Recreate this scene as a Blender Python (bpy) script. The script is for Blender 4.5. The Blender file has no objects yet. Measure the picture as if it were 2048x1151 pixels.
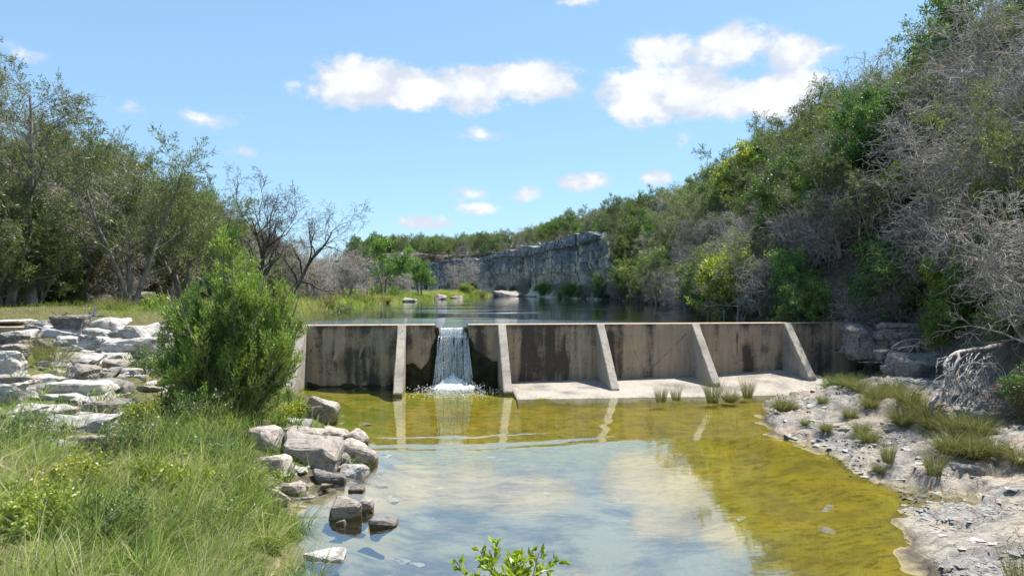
import bpy, bmesh, math, random
import numpy as np
from mathutils import Vector, Matrix, noise as mnoise

scene = bpy.context.scene
COL = scene.collection

# ------------------------------------------------------------------ camera
F = 1365.0                      # focal length in pixels of the 2048 wide picture
CAMZ = 3.91
cam_data = bpy.data.cameras.new('camera')
cam_data.sensor_width = 36.0
cam_data.lens = 36.0 * F / 2048.0
cam_data.clip_start = 0.1
cam_data.clip_end = 6000.0
cam = bpy.data.objects.new('camera', cam_data)
cam.location = (0, 0, CAMZ)
cam.rotation_euler = (math.radians(90), 0, 0)
COL.objects.link(cam)
scene.camera = cam

# ------------------------------------------------------------------ sun, sky, exposure
SUNV = Vector((0.37, 0.29, 1.0)).normalized()
SUN_EL = math.asin(SUNV.z)
SUN_AZ = math.atan2(SUNV.x, SUNV.y)          # clockwise from +Y
SUN_STRENGTH = 5.0
SKY_STRENGTH = 0.131
EXPOSURE = 0.90
SKY_GAMMA = 0.5
SKY_TINT = (1.10, 1.52, 1.84)
sun_data = bpy.data.lights.new('sun', 'SUN')
sun_data.energy = SUN_STRENGTH
sun_data.angle = math.radians(0.55)
sun_data.color = (1.0, 0.95, 0.87)
sun = bpy.data.objects.new('sun', sun_data)
sun.rotation_euler = (-SUNV).to_track_quat('-Z', 'Y').to_euler()
COL.objects.link(sun)

scene.view_settings.view_transform = 'Standard'
scene.view_settings.look = 'None'
scene.view_settings.exposure = EXPOSURE
scene.view_settings.gamma = 1.0
scene.view_settings.use_curve_mapping = False
scene.cycles.use_denoising = True
scene.cycles.use_adaptive_sampling = True
scene.cycles.adaptive_threshold = 0.02
scene.cycles.max_bounces = 7
scene.cycles.diffuse_bounces = 3
scene.cycles.glossy_bounces = 3
scene.cycles.transmission_bounces = 4
scene.cycles.transparent_max_bounces = 10
scene.cycles.caustics_reflective = False
scene.cycles.caustics_refractive = False
scene.cycles.sample_clamp_indirect = 6.0

class NT:
    """short hand for building node trees"""
    def __init__(self, tree):
        self.t = tree; self.n = tree.nodes; self.l = tree.links
        self.n.clear()
    def node(self, typ, **kw):
        nd = self.n.new(typ)
        for k, v in kw.items():
            setattr(nd, k, v)
        return nd
    def put(self, sock, v):
        if isinstance(v, bpy.types.NodeSocket):
            self.l.new(v, sock)
        elif v is not None:
            sock.default_value = v
    def math(self, op, a, b=None, c=None, clamp=False):
        nd = self.node('ShaderNodeMath', operation=op, use_clamp=clamp)
        self.put(nd.inputs[0], a)
        if b is not None: self.put(nd.inputs[1], b)
        if c is not None: self.put(nd.inputs[2], c)
        return nd.outputs[0]
    def vmath(self, op, a, b=None, c=None):
        nd = self.node('ShaderNodeVectorMath', operation=op)
        self.put(nd.inputs[0], a)
        if b is not None: self.put(nd.inputs[1], b)
        if c is not None: self.put(nd.inputs[2], c)
        return nd.outputs['Value'] if op in ('LENGTH', 'DOT_PRODUCT', 'DISTANCE') else nd.outputs['Vector']
    def mix(self, fac, a, b, blend='MIX'):
        nd = self.node('ShaderNodeMix', data_type='RGBA', blend_type=blend)
        self.put(nd.inputs['Factor'], fac)
        self.put(nd.inputs[6], a if isinstance(a, bpy.types.NodeSocket) else (*a[:3], 1))
        self.put(nd.inputs[7], b if isinstance(b, bpy.types.NodeSocket) else (*b[:3], 1))
        return nd.outputs[2]
    def ramp(self, fac, stops, interp='LINEAR'):
        nd = self.node('ShaderNodeValToRGB')
        cr = nd.color_ramp; cr.interpolation = interp
        while len(cr.elements) < len(stops): cr.elements.new(0.5)
        for e, (p, c) in zip(cr.elements, stops):
            e.position = p
            e.color = (c, c, c, 1) if isinstance(c, (int, float)) else (*c[:3], 1)
        self.put(nd.inputs[0], fac)
        return nd.outputs[0]
    def maprange(self, v, a, b, c=0.0, d=1.0, smooth=False):
        nd = self.node('ShaderNodeMapRange', interpolation_type='SMOOTHSTEP' if smooth else 'LINEAR')
        self.put(nd.inputs[0], v)
        for i, x in enumerate((a, b, c, d)): nd.inputs[1 + i].default_value = x
        return nd.outputs[0]
    def noise(self, vec, scale, detail=4, rough=0.55, dist=0.0):
        nd = self.node('ShaderNodeTexNoise')
        self.put(nd.inputs['Vector'], vec)
        nd.inputs['Scale'].default_value = scale
        nd.inputs['Detail'].default_value = detail
        nd.inputs['Roughness'].default_value = rough
        nd.inputs['Distortion'].default_value = dist
        return nd.outputs[0]
    def voronoi(self, vec, scale, feature='F1', rand=1.0):
        nd = self.node('ShaderNodeTexVoronoi', feature=feature)
        self.put(nd.inputs['Vector'], vec)
        nd.inputs['Scale'].default_value = scale
        nd.inputs['Randomness'].default_value = rand
        return nd.outputs[0]
    def scaled(self, vec, s):
        return self.vmath('MULTIPLY', vec, tuple(s))
    def bump(self, height, strength=0.3, distance=0.05, normal=None):
        nd = self.node('ShaderNodeBump')
        nd.inputs['Strength'].default_value = strength
        nd.inputs['Distance'].default_value = distance
        self.put(nd.inputs['Height'], height)
        if normal is not None: self.put(nd.inputs['Normal'], normal)
        return nd.outputs[0]

# world: Nishita sky with a layer of fair weather clouds
world = bpy.data.worlds.new('World')
scene.world = world
world.use_nodes = True
world.cycles.sampling_method = 'MANUAL'
world.cycles.sample_map_resolution = 256
w = NT(world.node_tree)
sky = w.node('ShaderNodeTexSky', sky_type='NISHITA')
sky.sun_disc = False
sky.sun_elevation = SUN_EL
sky.sun_rotation = SUN_AZ
sky.altitude = 300
sky.air_density = 1.0
sky.dust_density = 0.35
sky.ozone_density = 2.2
geo = w.node('ShaderNodeTexCoord')
dirv = geo.outputs['Generated']
sep = w.node('ShaderNodeSeparateXYZ'); w.l.new(dirv, sep.inputs[0])
az = w.math('ARCTAN2', sep.outputs[0], sep.outputs[1])
el = w.math('ARCSINE', sep.outputs[2])
comb = w.node('ShaderNodeCombineXYZ')
w.l.new(az, comb.inputs[0]); w.l.new(el, comb.inputs[1])
# clouds away from the picture's part of the sky are evaluated in a separate, cheaper branch
def px_dir(x, y):
    a = math.atan((x - 1024) / F)
    e = math.atan((575.5 - y) / math.hypot(F, x - 1024))
    return a, e
CLOUDS = [  # picture x, y, half width, half height, weight
    (715, 165, 105, 58, 1.0), (830, 178, 115, 46, 1.0), (940, 178, 105, 52, 1.0), (1040, 163, 110, 42, 1.0), (1125, 165, 50, 36, .75),
    (625, 180, 60, 26, .45),
    (1285, 190, 90, 62, 1.15), (1385, 190, 125, 60, 1.2), (1480, 198, 100, 40, 1.1), (1560, 190, 105, 52, 1.15),
    (1330, 105, 80, 42, .7), (1470, 98, 110, 50, .85), (1580, 108, 100, 38, .8),
    (948, 388, 58, 20, .62), (955, 415, 44, 16, .62), (1048, 386, 38, 16, .62), (1172, 363, 62, 21, .75), (1308, 356, 36, 16, .8),
    (850, 445, 60, 15, .48), (262, 220, 66, 30, .45), (400, 238, 80, 20, .33), (495, 300, 48, 15, .36), (960, 270, 64, 18, .28),
    (1375, 283, 44, 20, .33), (45, 108, 52, 24, .5), (1165, 2, 60, 13, .42)]
sky_tint = w.mix(1.0, sky.outputs[0], (1.0, 1.0, 1.0), 'MULTIPLY')
gam = w.node('ShaderNodeGamma'); gam.inputs['Gamma'].default_value = SKY_GAMMA
w.l.new(sky_tint, gam.inputs['Color'])
sky_c = w.mix(1.0, gam.outputs[0], SKY_TINT, 'MULTIPLY')
CLOUD_LO, CLOUD_HI = (3.0, 3.25, 3.7), (4.3, 4.35, 4.45)
def cloudy(fld, detail):
    n_edge = w.noise(w.scaled(dirv, (1, 1, 1.5)), 26.0, detail, 0.62)
    n_big = w.noise(w.scaled(dirv, (1, 1, 1.6)), 9.0, 1, 0.5)
    fs = w.math('ADD', w.math('MULTIPLY_ADD', n_edge, 1.5, -0.75), w.math('MULTIPLY_ADD', n_big, 0.7, -0.35))
    fs = w.math('ADD', fld, fs)
    mask = w.maprange(fs, 0.0, 0.5, 0, 1, True)
    mask = w.math('MULTIPLY', mask, w.maprange(fld, -0.15, 0.28, 0, 1, True))
    bil = w.noise(w.vmath('ADD', w.scaled(dirv, (1, 1, 1.5)), (.004, 0, -.012)), 20.0, 3, .55)
    col = w.mix(w.maprange(w.math('SUBTRACT', w.math('MULTIPLY', fs, .35), w.math('MULTIPLY_ADD', bil, 1.0, -.5)), 0.02, 0.36, 0, 1, True), CLOUD_LO, CLOUD_HI)
    allc = w.mix(w.math('MULTIPLY', mask, 0.95), sky_c, col)
    b = w.node('ShaderNodeBackground'); b.inputs['Strength'].default_value = SKY_STRENGTH
    w.l.new(allc, b.inputs['Color'])
    return b.outputs[0]
fld = None
for (cx, cy, hw, hh, wt) in CLOUDS:
    a, e = px_dir(cx, cy)
    k = math.cos(a) ** 2
    ra, re = hw / F * k * 1.18, hh / F * math.cos(a) * 1.15
    v = w.vmath('MULTIPLY_ADD', comb.outputs[0], (1 / ra, 1 / re, 0), (-a / ra, -e / re, 0))
    f = w.math('MULTIPLY_ADD', w.vmath('LENGTH', v), -wt, wt)
    fld = f if fld is None else w.math('MAXIMUM', fld, f)
bg_a = cloudy(fld, 5)
n_gen = w.noise(w.scaled(dirv, (1, 1, 2.6)), 4.2, 2, 0.5)
bg_b = cloudy(w.math('MINIMUM', w.math('MULTIPLY_ADD', n_gen, 4.0, -2.35), 0.9), 2)
away = w.math('GREATER_THAN', w.math('ABSOLUTE', az), 0.70)
high = w.math('GREATER_THAN', el, 0.46)
rest = w.math('MAXIMUM', away, high)
mxs = w.node('ShaderNodeMixShader')
w.l.new(rest, mxs.inputs[0]); w.l.new(bg_a, mxs.inputs[1]); w.l.new(bg_b, mxs.inputs[2])
wo = w.node('ShaderNodeOutputWorld')
w.l.new(mxs.outputs[0], wo.inputs[0])

# ------------------------------------------------------------------ helpers
def tag(o, label=None, cat=None, group=None, kind=None):
    if label: o['label'] = label
    if cat: o['category'] = cat
    if group: o['group'] = group
    if kind: o['kind'] = kind
    return o
def empty(name, loc=(0, 0, 0), rz=0.0):
    o = bpy.data.objects.new(name, None)
    o.empty_display_size = 0.2
    o.location = loc; o.rotation_euler = (0, 0, rz)
    COL.objects.link(o)
    return o
def link(name, me, mat=None, parent=None, loc=None):
    o = bpy.data.objects.new(name, me)
    COL.objects.link(o)
    if mat is not None and not me.materials: me.materials.append(mat)
    if parent is not None: o.parent = parent
    if loc is not None: o.location = loc
    return o
def mesh_np(name, V, quads=None, tris=None, smooth=True, attrs=None):
    me = bpy.data.meshes.new(name)
    V = np.asarray(V, dtype=np.float32).reshape(-1, 3)
    me.vertices.add(len(V)); me.vertices.foreach_set('co', V.ravel())
    q = np.zeros((0, 4), np.int32) if quads is None else np.asarray(quads, np.int32).reshape(-1, 4)
    t = np.zeros((0, 3), np.int32) if tris is None else np.asarray(tris, np.int32).reshape(-1, 3)
    loops = np.concatenate([q.ravel(), t.ravel()])
    starts = np.concatenate([np.arange(len(q)) * 4, len(q) * 4 + np.arange(len(t)) * 3]).astype(np.int32)
    me.loops.add(len(loops)); me.loops.foreach_set('vertex_index', loops)
    me.polygons.add(len(starts)); me.polygons.foreach_set('loop_start', starts)
    me.polygons.foreach_set('use_smooth', np.full(len(starts), smooth, dtype=bool))
    for k, a in (attrs or {}).items():
        a = np.asarray(a, dtype=np.float32)
        if a.ndim == 1:
            at = me.attributes.new(k, 'FLOAT', 'POINT'); at.data.foreach_set('value', a)
        else:
            at = me.attributes.new(k, 'FLOAT_COLOR', 'POINT')
            c = np.ones((len(a), 4), np.float32); c[:, :a.shape[1]] = a
            at.data.foreach_set('color', c.ravel())
    me.update(calc_edges=True)
    return me
def nrm(a):
    return a / np.maximum(np.linalg.norm(a, axis=-1, keepdims=True), 1e-9)
def sstep(a, b, x):
    t = np.clip((x - a) / (b - a), 0, 1)
    return t * t * (3 - 2 * t)
def _hash(ix, iy, iz, seed):
    h = (ix.astype(np.int64) * 374761393 + iy.astype(np.int64) * 668265263 + iz.astype(np.int64) * 2147483647 + seed * 1442695041) & 0xFFFFFFFF
    h = ((h ^ (h >> 13)) * 1274126177) & 0xFFFFFFFF
    h = (h ^ (h >> 16)) & 0xFFFFFFFF
    return h.astype(np.float64) / 4294967295.0
def vnoise(x, y, z=0.0, seed=0):
    x, y, z = np.broadcast_arrays(np.asarray(x, float), np.asarray(y, float), np.asarray(z, float))
    ix, iy, iz = np.floor(x), np.floor(y), np.floor(z)
    fx, fy, fz = x - ix, y - iy, z - iz
    fx, fy, fz = [f * f * f * (f * (f * 6 - 15) + 10) for f in (fx, fy, fz)]
    r = 0
    for dx in (0, 1):
        for dy in (0, 1):
            for dz in (0, 1):
                wgt = (fx if dx else 1 - fx) * (fy if dy else 1 - fy) * (fz if dz else 1 - fz)
                r = r + wgt * _hash(ix + dx, iy + dy, iz + dz, seed)
    return r * 2 - 1
def fbm(x, y, z=0.0, seed=0, octv=4, gain=0.5):
    r, a, f = 0, 1.0, 1.0
    for i in range(octv):
        r = r + a * vnoise(np.asarray(x) * f, np.asarray(y) * f, np.asarray(z) * f, seed + i * 17)
        a *= gain; f *= 2.03
    return r
def worley(x, y, cell, seed=0, aniso=1.0):
    """cell id hash, F1, F2 on a jittered grid"""
    X, Y = x / cell, y / (cell * aniso)
    ix, iy = np.floor(X), np.floor(Y)
    f1 = np.full(X.shape, 9.0); f2 = np.full(X.shape, 9.0); cid = np.zeros(X.shape)
    cxs = np.zeros(X.shape); cys = np.zeros(X.shape)
    zero = np.zeros_like(ix)
    for dx in (-1, 0, 1):
        for dy in (-1, 0, 1):
            px = ix + dx + 0.1 + 0.8 * _hash(ix + dx, iy + dy, zero, seed)
            py = iy + dy + 0.1 + 0.8 * _hash(ix + dx, iy + dy, zero, seed + 7)
            d = np.hypot(X - px, Y - py)
            near = d < f1
            f2 = np.where(near, f1, np.minimum(f2, d))
            cid = np.where(near, _hash(ix + dx, iy + dy, zero, seed + 13), cid)
            cxs = np.where(near, px, cxs); cys = np.where(near, py, cys)
            f1 = np.where(near, d, f1)
    return cid, f1, f2, cxs * cell, cys * cell * aniso

def new_mat(name):
    m = bpy.data.materials.new(name); m.use_nodes = True
    t = NT(m.node_tree)
    out = t.node('ShaderNodeOutputMaterial')
    return m, t, out
def principled(t, out, color, rough=0.8, normal=None, spec=0.3):
    p = t.node('ShaderNodeBsdfPrincipled')
    t.put(p.inputs['Base Color'], color if isinstance(color, bpy.types.NodeSocket) else (*color, 1))
    t.put(p.inputs['Roughness'], rough)
    p.inputs['Specular IOR Level'].default_value = spec
    if normal is not None: t.put(p.inputs['Normal'], normal)
    t.l.new(p.outputs[0], out.inputs[0])
    return p
def attr(t, name, out='Fac'):
    a = t.node('ShaderNodeAttribute', attribute_name=name)
    return a.outputs[out]
def objrand(t):
    return t.node('ShaderNodeObjectInfo').outputs['Random']
def pos(t):
    return t.node('ShaderNodeNewGeometry').outputs['Position']
def ocoord(t):
    return t.node('ShaderNodeTexCoord').outputs['Object']

def leaf_mat(name, c1, c2, trans=0.45, var=0.25):
    m, t, out = new_mat(name)
    tint = attr(t, 'tint')
    c = t.mix(tint, c1, c2)
    r = objrand(t)
    hsv = t.node('ShaderNodeHueSaturation')
    t.put(hsv.inputs['Hue'], t.maprange(r, 0, 1, 0.5 - 0.018, 0.5 + 0.018))
    t.put(hsv.inputs['Value'], t.maprange(t.math('FRACT', t.math('MULTIPLY', r, 7.3)), 0, 1, 1 - var, 1 + var))
    t.put(hsv.inputs['Saturation'], t.maprange(t.math('FRACT', t.math('MULTIPLY', r, 3.7)), 0, 1, 0.85, 1.08))
    t.l.new(c, hsv.inputs['Color'])
    d = t.node('ShaderNodeBsdfDiffuse'); t.l.new(hsv.outputs[0], d.inputs[0])
    tr = t.node('ShaderNodeBsdfTranslucent')
    t.l.new(t.mix(1.0, hsv.outputs[0], (1.25, 1.25, 0.7), 'MULTIPLY'), tr.inputs[0])
    mx = t.node('ShaderNodeMixShader'); mx.inputs[0].default_value = trans * .9
    t.l.new(d.outputs[0], mx.inputs[1]); t.l.new(tr.outputs[0], mx.inputs[2])
    g = t.node('ShaderNodeBsdfGlossy'); g.inputs['Roughness'].default_value = 0.45
    mx2 = t.node('ShaderNodeMixShader'); mx2.inputs[0].default_value = 0.05
    t.l.new(mx.outputs[0], mx2.inputs[1]); t.l.new(g.outputs[0], mx2.inputs[2])
    t.l.new(mx2.outputs[0], out.inputs[0])
    return m
def bark_mat(name, c1, c2, scale=6.0):
    m, t, out = new_mat(name)
    o = ocoord(t)
    n = t.noise(t.scaled(o, (1, 1, 0.25)), scale, 4, 0.6)
    n2 = t.noise(o, scale * 0.25, 2)
    c = t.mix(t.maprange(n, 0.35, 0.65), c1, c2)
    c = t.mix(1.0, c, t.ramp(n2, [(0.3, 0.75), (0.7, 1.2)]), 'MULTIPLY')
    d = t.node('ShaderNodeBsdfDiffuse'); t.l.new(c, d.inputs[0])
    t.l.new(t.bump(n, 0.5, 0.02), d.inputs['Normal'])
    t.l.new(d.outputs[0], out.inputs[0])
    return m

# ------------------------------------------------------------------ lie of the land
LAKEZ = 2.30
CREST = 2.42
DAM_X0, DAM_X1 = -27.0, 15.2
def dam_y(x): return 27.75 + 0.1 * x            # front face of the wall
_sl = np.array([(-30, 1.0), (0, -1.2), (5, -2.3), (9.3, -3.0), (11, -3.5), (13, -4.2), (15, -3.8), (17, -4.3), (19.5, -5.4), (22, -6.4), (26, -8.2), (30, -9.5)])
_sr = np.array([(-30, 1.5), (0, 3.6), (5, 4.8), (9.3, 5.75), (10.4, 6.15), (11.4, 6.35), (12, 6.7), (12.9, 7.35), (13.6, 7.2), (14.4, 7.1), (15.4, 7.5), (16.5, 7.45), (17.4, 6.95), (18.2, 6.85), (19.2, 7.25), (20.5, 7.6), (22.6, 8.4), (24.0, 9.6), (26, 11.6), (30, 13)])
_ll = np.array([(20, -11.0), (27, -11.6), (35, -12.4), (42, -13.0), (60, -13.5), (75, -13.3), (90, -12.6), (110, -9.5), (128, -5.5), (138, -4.3), (146, -7), (154, -22), (162, -60), (400, -90)])
_lr = np.array([(20, 14.2), (27, 14.0), (31, 12.6), (35, 12.2), (47, 13.2), (60, 14.4), (74, 15.2), (90, 13.6), (105, 10.4), (125, 6.2), (142, 2.2), (158, -2.0), (176, -12), (192, -24), (215, -60), (400, -85)])
_hr = np.array([(-60, 6.0), (0, 8.2), (8, 10.2), (12, 11.3), (15, 12.2), (18, 13.2), (21, 14.0), (25, 14.9), (29, 15.2), (32, 13.6), (35, 13.2), (47, 14.0), (60, 15.0), (74, 15.8), (90, 14.3), (105, 11.2), (125, 7.0), (142, 3.0), (158, -1.2), (176, -11), (192, -23), (215, -59), (400, -84)])
_hl = np.array([(-60, -30), (0, -27), (10, -26), (20, -26), (30, -25.5), (40, -25), (55, -22.5), (70, -22), (85, -24), (100, -30), (130, -42), (170, -75), (400, -150)])
def itp(tab, y): return np.interp(y, tab[:, 0], tab[:, 1])

def land(x, y, detail=True):
    x = np.asarray(x, float); y = np.asarray(y, float)
    x, y = np.broadcast_arrays(x, y)
    below = y < dam_y(x) + 0.35
    sl, sr = itp(_sl, y), itp(_sr, y)
    ll, lr = itp(_ll, y), itp(_lr, y)
    hr, hl = itp(_hr, y), itp(_hl, y)
    wob = 0.35 * fbm(x * 0.7, y * 0.7, seed=3, octv=3) if detail else 0
    # ---- below the dam
    dl = sl - x + wob * 0.6
    dr = x - sr + wob * 0.45
    inside = np.minimum(-dl, -dr)
    bedr = sstep(0, 5.0, -dr); bedl = sstep(0, 2.2, -dl)
    bed = -0.03 - 0.50 * bedr * bedl * (1 - .8 * sstep(18.5, 23, y)) - 0.10 * np.minimum(sstep(0, 1.5, -dr), bedl)
    lft = 0.02 + 0.95 * (1 - np.exp(-np.maximum(dl, 0) / 2.0)) + 0.055 * np.maximum(dl, 0) + 0.45 * sstep(14, 26, y) * sstep(0, 4, dl) + 0.6 * sstep(22, 26.5, y) * sstep(2, 7, dl)
    lft = np.minimum(lft, 2.15)
    rgt = 0.02 + 0.17 * np.maximum(dr, 0) + 0.10 * sstep(2, 5, dr)
    rgt = np.minimum(rgt, 1.9 + 0 * rgt)
    lo = np.where(dl > 0, lft, np.where(dr > 0, rgt, bed))
    # ---- above the dam
    el_ = ll - x + wob * 1.5
    er_ = x - lr + wob * 1.2
    mead = LAKEZ - 0.03 + 0.42 * (1 - np.exp(-np.maximum(el_, 0) / 1.5)) + 0.03 * np.maximum(el_, 0)
    mead = np.minimum(mead, 2.38 + 0.16 * np.maximum(y - dam_y(x) - .3, 0))
    rg2 = LAKEZ + 0.5 * np.maximum(er_, 0)
    rg2 = np.minimum(rg2, 3.2)
    lbed = LAKEZ - 0.1 - 1.4 * sstep(0, 3.0, np.minimum(-el_, -er_))
    up = np.where(el_ > 0, mead, np.where(er_ > 0, rg2, lbed))
    lo = np.where(y < 9, np.maximum(lo, lo + (0.75 - lo) * sstep(8.6, 5.6, y)), lo)      # near bank, under the camera
    z = np.where(below, lo, up)
    # ---- hillsides
    t = x - hr
    steep = sstep(88, 100, y)                          # the cliff carries the step there
    slope = np.where(t > 0, 12.2 * (1 - np.exp(-np.maximum(t, 0) / 8.2)) + 0.10 * np.maximum(t, 0), 0)
    stepp = 9.1 * sstep(0.3, 1.8, t) + 0.16 * np.clip(t - 1.5, 0, 12)
    near = sstep(5, 30, y)
    hill = (slope * (1 - steep) + stepp * steep) * (0.82 + 0.18 * near)
    z = np.maximum(z, np.where(t > 0, np.minimum(z, 3.2) + hill, -9))
    tl = hl - x
    z = z + np.where(tl > 0, 9.0 * (1 - np.exp(-np.maximum(tl, 0) / 13)) , 0)
    # far hill closing the valley
    z = z + 5.0 * sstep(235, 330, y) + np.where(y > 330, 0.02 * np.minimum(y - 330, 500), 0)
    if detail:
        hm = sstep(0, 4, t) + sstep(0, 4, tl)
        z = z + hm * (0.5 * fbm(x * .35, y * .35, seed=8, octv=3))
        flat = (1 - np.clip(hm, 0, 1)) * np.where(below & (dr > 0), 0, 1)
        z = z + flat * np.where(below & (inside > 0), 0.05, 0.07) * fbm(x * .9, y * .9, seed=5, octv=3)
        # bedded limestone of the right bank
        rk = np.where(below & (dr > -0.6) & (y < 29), sstep(-0.6, 0.5, dr) * (1 - sstep(0.0, 3.0, t)), 0)
        if np.any(rk > 0):
            xr, yr = x + 0.16 * fbm(x * 1.7, y * 1.7, seed=21, octv=3), y + 0.16 * fbm(x * 1.7 + 9, y * 1.7, seed=22, octv=3)
            lay = 0.5 + 0.5 * fbm(xr * .42, yr * .55, seed=30, octv=4)
            steps = np.floor(lay * 7) / 7 + sstep(0.0, 0.25, (lay * 7) % 1.0) / 7 * 1.0
            c1, f1, f2, cx, cy = worley(xr, yr, 0.62, 31, 0.7)
            frac = sstep(0.42, 0.66, 0.5 + 0.5 * fbm(x * .55, y * .55, seed=40, octv=2))
            crack = 1 - sstep(0.015, 0.09, f2 - f1)
            tilt = ((_hash(np.floor(c1 * 1e6), c1 * 0, c1 * 0, 3) - .5) * (xr - cx) + (_hash(np.floor(c1 * 1e6), c1 * 0, c1 * 0, 4) - .5) * (yr - cy)) * 0.25
            z = z + rk * (0.42 * (steps - 0.5) + frac * (0.15 * (c1 - 0.5) + tilt) - (0.012 + 0.06 * frac) * crack + 0.012 * fbm(x * 5, y * 5, seed=44, octv=2))
    return z
def gz(x, y): return float(land(np.array([x]), np.array([y]))[0])
def hit(px, py, zoff=0.0, ymin=4.0, ymax=420.0):
    """where the sight line through a picture point meets the ground"""
    Y = np.concatenate([np.arange(ymin, 40, 0.05), np.arange(40, ymax, 0.25)])
    X = (px - 1024) / F * Y
    Z = CAMZ - (py - 575.5) / F * Y
    g = np.maximum(land(X, Y), np.where(Y < dam_y(X), 0.0, 0.0)) + zoff
    i = np.argmax(Z <= g)
    if Z[i] > g[i]: i = len(Y) - 1
    return float(X[i]), float(Y[i]), float(g[i])

# ------------------------------------------------------------------ ground sheet
def axis(parts):
    out = []
    for a, b, s in parts:
        n = max(1, int(round((b - a) / s)))
        out.append(np.linspace(a, b, n, endpoint=False))
    out.append(np.array([parts[-1][1]]))
    return np.concatenate(out)
def geo_out(a, b, s0, g=1.16):
    v = [a]; s = s0
    while v[-1] < b:
        v.append(v[-1] + s); s *= g
    return np.array(v)
gx = np.concatenate([-geo_out(45, 2500, 2.2)[::-1][:-1], axis([(-45, -14, 0.8), (-14, 5.0, 0.14), (5.0, 15.0, 0.072), (15.0, 45, 0.6)]), geo_out(45, 2500, 2.2)[1:]])
gy = np.concatenate([axis([(-40, 4, 2.0), (4, 8.5, 0.16), (8.5, 20, 0.078), (20, 29.5, 0.11), (29.5, 60, 0.7), (60, 200, 1.6)]), geo_out(200, 3000, 3.0)[1:]])
GX, GY = np.meshgrid(gx, gy, indexing='ij')
GZ = land(GX, GY)
nx, ny = GX.shape
idx = np.arange(nx * ny).reshape(nx, ny)
gq = np.stack([idx[:-1, :-1], idx[1:, :-1], idx[1:, 1:], idx[:-1, 1:]], -1).reshape(-1, 4)
below = GY < dam_y(GX) + 0.35
dlg = itp(_sl, GY) - GX; drg = GX - itp(_sr, GY)
wobg = 0.35 * fbm(GX * 0.7, GY * 0.7, seed=3, octv=3)
tg = GX - itp(_hr, GY); tlg = itp(_hl, GY) - GX
lime = np.where(below, sstep(-0.05, 0.25, drg + wobg * .45) * (1 - sstep(-0.7, 0.7, tg + wobg)), 0)
lime = np.maximum(lime, np.where(GY > 27, 0.4 * sstep(-0.5, 0.2, tg) * (1 - sstep(0.3, 1.2, tg)), 0))
bedm = np.where(below, (1 - sstep(-0.05, 0.22, drg + wobg * .45)) * (1 - sstep(-0.25, 0.12, dlg + wobg * .6)), 0)
grs = np.where(below, sstep(-0.1, 0.5, dlg) * (1 - sstep(0, 4, tlg)), np.where(GX < itp(_lr, GY), 1 - sstep(0, 4, tlg), 0))
zone = np.stack([lime, grs, bedm], -1).reshape(-1, 3)
ground_me = mesh_np('ground', np.stack([GX, GY, GZ], -1), quads=gq, attrs={'zone': zone})

m_ground, t, out = new_mat('ground_earth_and_limestone')
P = pos(t)
zn = t.node('ShaderNodeSeparateColor'); t.l.new(attr(t, 'zone', 'Color'), zn.inputs[0])
zr, zg, zb = zn.outputs
n1 = t.noise(P, 1.1, 3, 0.6); n2 = t.noise(P, 6.5, 4, 0.62); n3 = t.noise(P, 28, 2, 0.6)
# forest litter
c_lit = t.mix(t.maprange(n2, 0.35, 0.65), (0.050, 0.040, 0.028), (0.125, 0.105, 0.08))
c_lit = t.mix(t.maprange(n1, 0.52, 0.66, 0, 0.7), c_lit, (0.06, 0.075, 0.028))
# meadow soil
c_grs = t.mix(t.maprange(n2, 0.35, 0.7), (0.06, 0.058, 0.026), (0.16, 0.15, 0.065))
# limestone
streak = t.noise(t.scaled(P, (2.2, 5.5, 4)), 1.0, 4, 0.65)
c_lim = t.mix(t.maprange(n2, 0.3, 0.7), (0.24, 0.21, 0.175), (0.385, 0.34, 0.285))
c_lim = t.mix(t.maprange(t.noise(t.scaled(P, (1, 1.6, 1)), .55, 5, .62), 0.42, 0.54, 0, .88), c_lim, t.mix(t.maprange(n2, .35, .65), (0.13, 0.125, 0.12), (0.29, 0.275, 0.255)))  # weathered grey patches, painted darker and wider to stand in for tree shade
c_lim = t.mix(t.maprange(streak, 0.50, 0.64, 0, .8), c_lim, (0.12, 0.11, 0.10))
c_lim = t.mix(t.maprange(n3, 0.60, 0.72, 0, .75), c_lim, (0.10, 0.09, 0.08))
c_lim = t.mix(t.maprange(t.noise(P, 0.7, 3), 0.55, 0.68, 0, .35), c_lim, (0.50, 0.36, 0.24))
wn = t.node('ShaderNodeTexNoise'); wn.inputs['Scale'].default_value = 2.2; wn.inputs['Detail'].default_value = 3; t.l.new(P, wn.inputs['Vector'])
vor = t.voronoi(t.scaled(t.vmath('ADD', P, t.scaled(wn.outputs['Color'], (0.9, 0.9, 0))), (1.0, 1.7, 1)), 1.9, 'DISTANCE_TO_EDGE')
crk = t.maprange(vor, 0.0, 0.022, 1, 0)
c_lim = t.mix(t.math('MULTIPLY', crk, t.maprange(n1, 0.46, 0.6, 0, 0.6)), c_lim, (0.06, 0.05, 0.045))
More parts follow.
